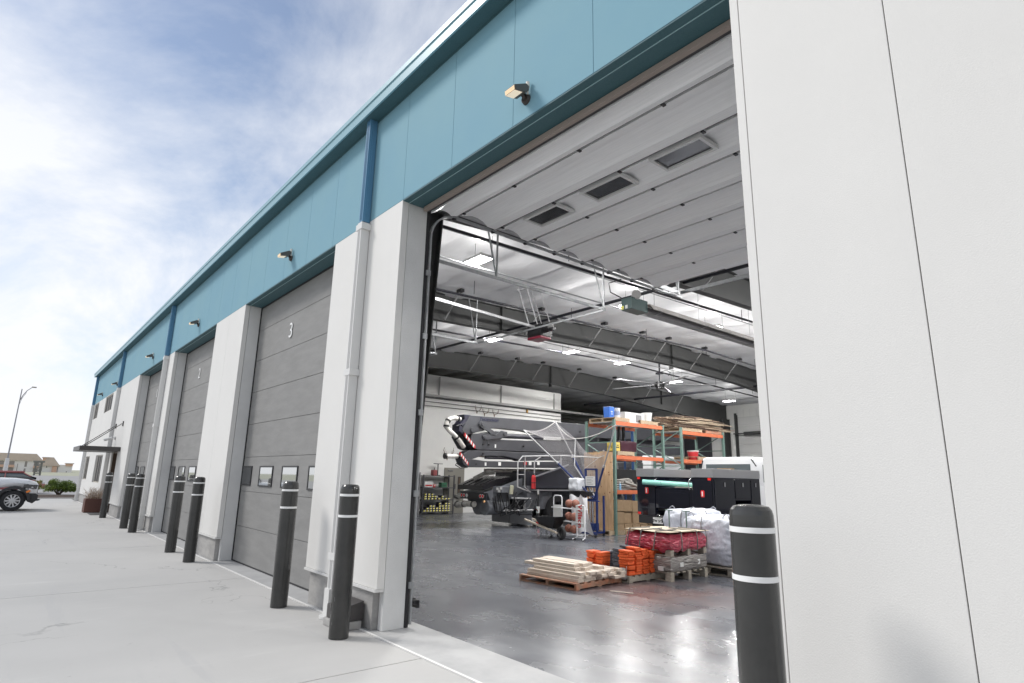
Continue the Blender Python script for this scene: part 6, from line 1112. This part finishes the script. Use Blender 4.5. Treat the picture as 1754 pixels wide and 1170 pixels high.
for c_ in range(9):
    for k in range([1, 2, 3, 3, 2, 4, 3, 4, 4][c_]): tcase(-19.6, 12.26 + c_ * 0.135, 0.102 + k * 0.085, 'tool case on the lowest dark shelf, %s column from left, %s row' % (cols[c_], rowsn[k]), (1, rg.uniform(0.85, 1.1), 1.08))
for c_ in range(8):
    for k in range([3, 3, 3, 2, 1, 2, 1, 1][c_]): tcase(-19.6, 12.28 + c_ * 0.15, 0.542 + k * 0.08, 'tool case on the second dark shelf, %s column from left, %s row' % (cols[c_], rowsn[k]), (1, rg.uniform(0.85, 1.15), 1.0))
def carton(y0, y1, z0, z1, mt, lab, stripe=None):
    b = thing('carton', lab, 'carton', (-19.6, (y0 + y1) / 2, z0)); m = M(); m.box((-19.72, y0, z0), (-19.5, y1, z1)); m.build('box', mt, parent=b, bevel=0.004)
    m = M(); m.box((-19.4995, y0 + 0.03, z0 + 0.04), (-19.497, y1 - 0.03, z0 + 0.09)); m.build('printed_band', stripe or RED, parent=b)
carton(12.22, 12.58, 0.992, 1.20, WHP, 'white carton with red print on the upper dark shelf'); carton(12.60, 12.70, 0.992, 1.10, RED, 'small red carton on the upper dark shelf', WHP)
carton(12.98, 13.22, 0.992, 1.17, mat('carton_green', (0.03, 0.13, 0.07), 0.5), 'green carton on the upper dark shelf', mat('dk', (0.02, 0.08, 0.04), 0.5))
jc = thing('fuel_can', 'red fuel can on top of the dark shelving', 'fuel can', (-19.6, 12.66, 1.422)); m = M(); m.box((-19.7, 12.58, 1.423), (-19.5, 12.76, 1.64)); m.build('can', mat('can_red', (0.28, 0.07, 0.07), 0.5), parent=jc, bevel=0.03); m = M(); m.cyl((-19.6, 12.67, 1.63), (-19.6, 12.69, 1.72), 0.022, 0.012); m.build('spout', BLACKM, parent=jc)
js = thing('clamp_stand', 'black upright clamp stand with flat top plate on the dark shelving', 'stand', (-19.6, 12.84, 1.422)); m = M(); m.cyl((-19.6, 12.84, 1.45), (-19.6, 12.84, 1.86), 0.02); m.box((-19.68, 12.76, 1.423), (-19.52, 12.92, 1.45)); m.build('post', BLACKM, parent=js); m = M(); m.box((-19.68, 12.68, 1.86), (-19.52, 13.0, 1.88)); m.build('top_plate', BLACKM, parent=js)
# antlers
ANT = mat('antler_brown', (0.16, 0.11, 0.075), 0.7)
def antlers(y, z, s_, lab):
    a = thing('antler_mount', lab, 'antlers', (-19.9, y, z)); m = M(); m.prism([(y - 0.04 * s_, z + 0.08 * s_), (y + 0.04 * s_, z + 0.08 * s_), (y + 0.03 * s_, z - 0.02 * s_), (y, z - 0.10 * s_), (y - 0.03 * s_, z - 0.02 * s_)], 0, -19.918, -19.90); m.build('skull_plate', ANT, parent=a)
    for d in (1, -1):
        m = M(); B = lambda p, q, r_: (-19.88 + p * s_, y + d * q * s_, z + r_ * s_)
        m.tube([B(0, 0.03, 0.06), B(0.05, 0.15, 0.12), B(0.08, 0.24, 0.25), B(0.06, 0.22, 0.40)], [0.014 * s_, 0.013 * s_, 0.010 * s_, 0.004 * s_], 5)
        for p in ((0.15, 0.12), (0.2, 0.18), (0.24, 0.27)): m.tube([B(0.05, p[0], p[1]), B(0.1, p[0] - 0.03, p[1] + 0.15)], [0.009 * s_, 0.003 * s_], 5)
        m.build('antler', ANT, parent=a)
antlers(14.85, 4.05, 0.7, 'left antler mount high on the white partition wall'); antlers(15.25, 3.98, 0.7, 'middle antler mount high on the white partition wall'); antlers(15.78, 3.98, 0.7, 'right antler mount high on the white partition wall'); antlers(13.45, 2.12, 1.0, 'large antler mount low on the partition wall beside the boom pipe')
m = M(); m.box((-19.918, 17.6, 4.25), (-19.87, 17.68, 4.42)); m.cyl((-19.87, 17.64, 4.37), (-19.85, 17.64, 4.37), 0.03); m.build('alarm_box', mat('alarm_amber', (0.5, 0.28, 0.05), 0.5), label='small amber alarm box high on the partition wall', cat='alarm')
print('objects', len(bpy.data.objects), 'faces', sum(len(o.data.polygons) for o in bpy.data.objects if o.type == 'MESH'))
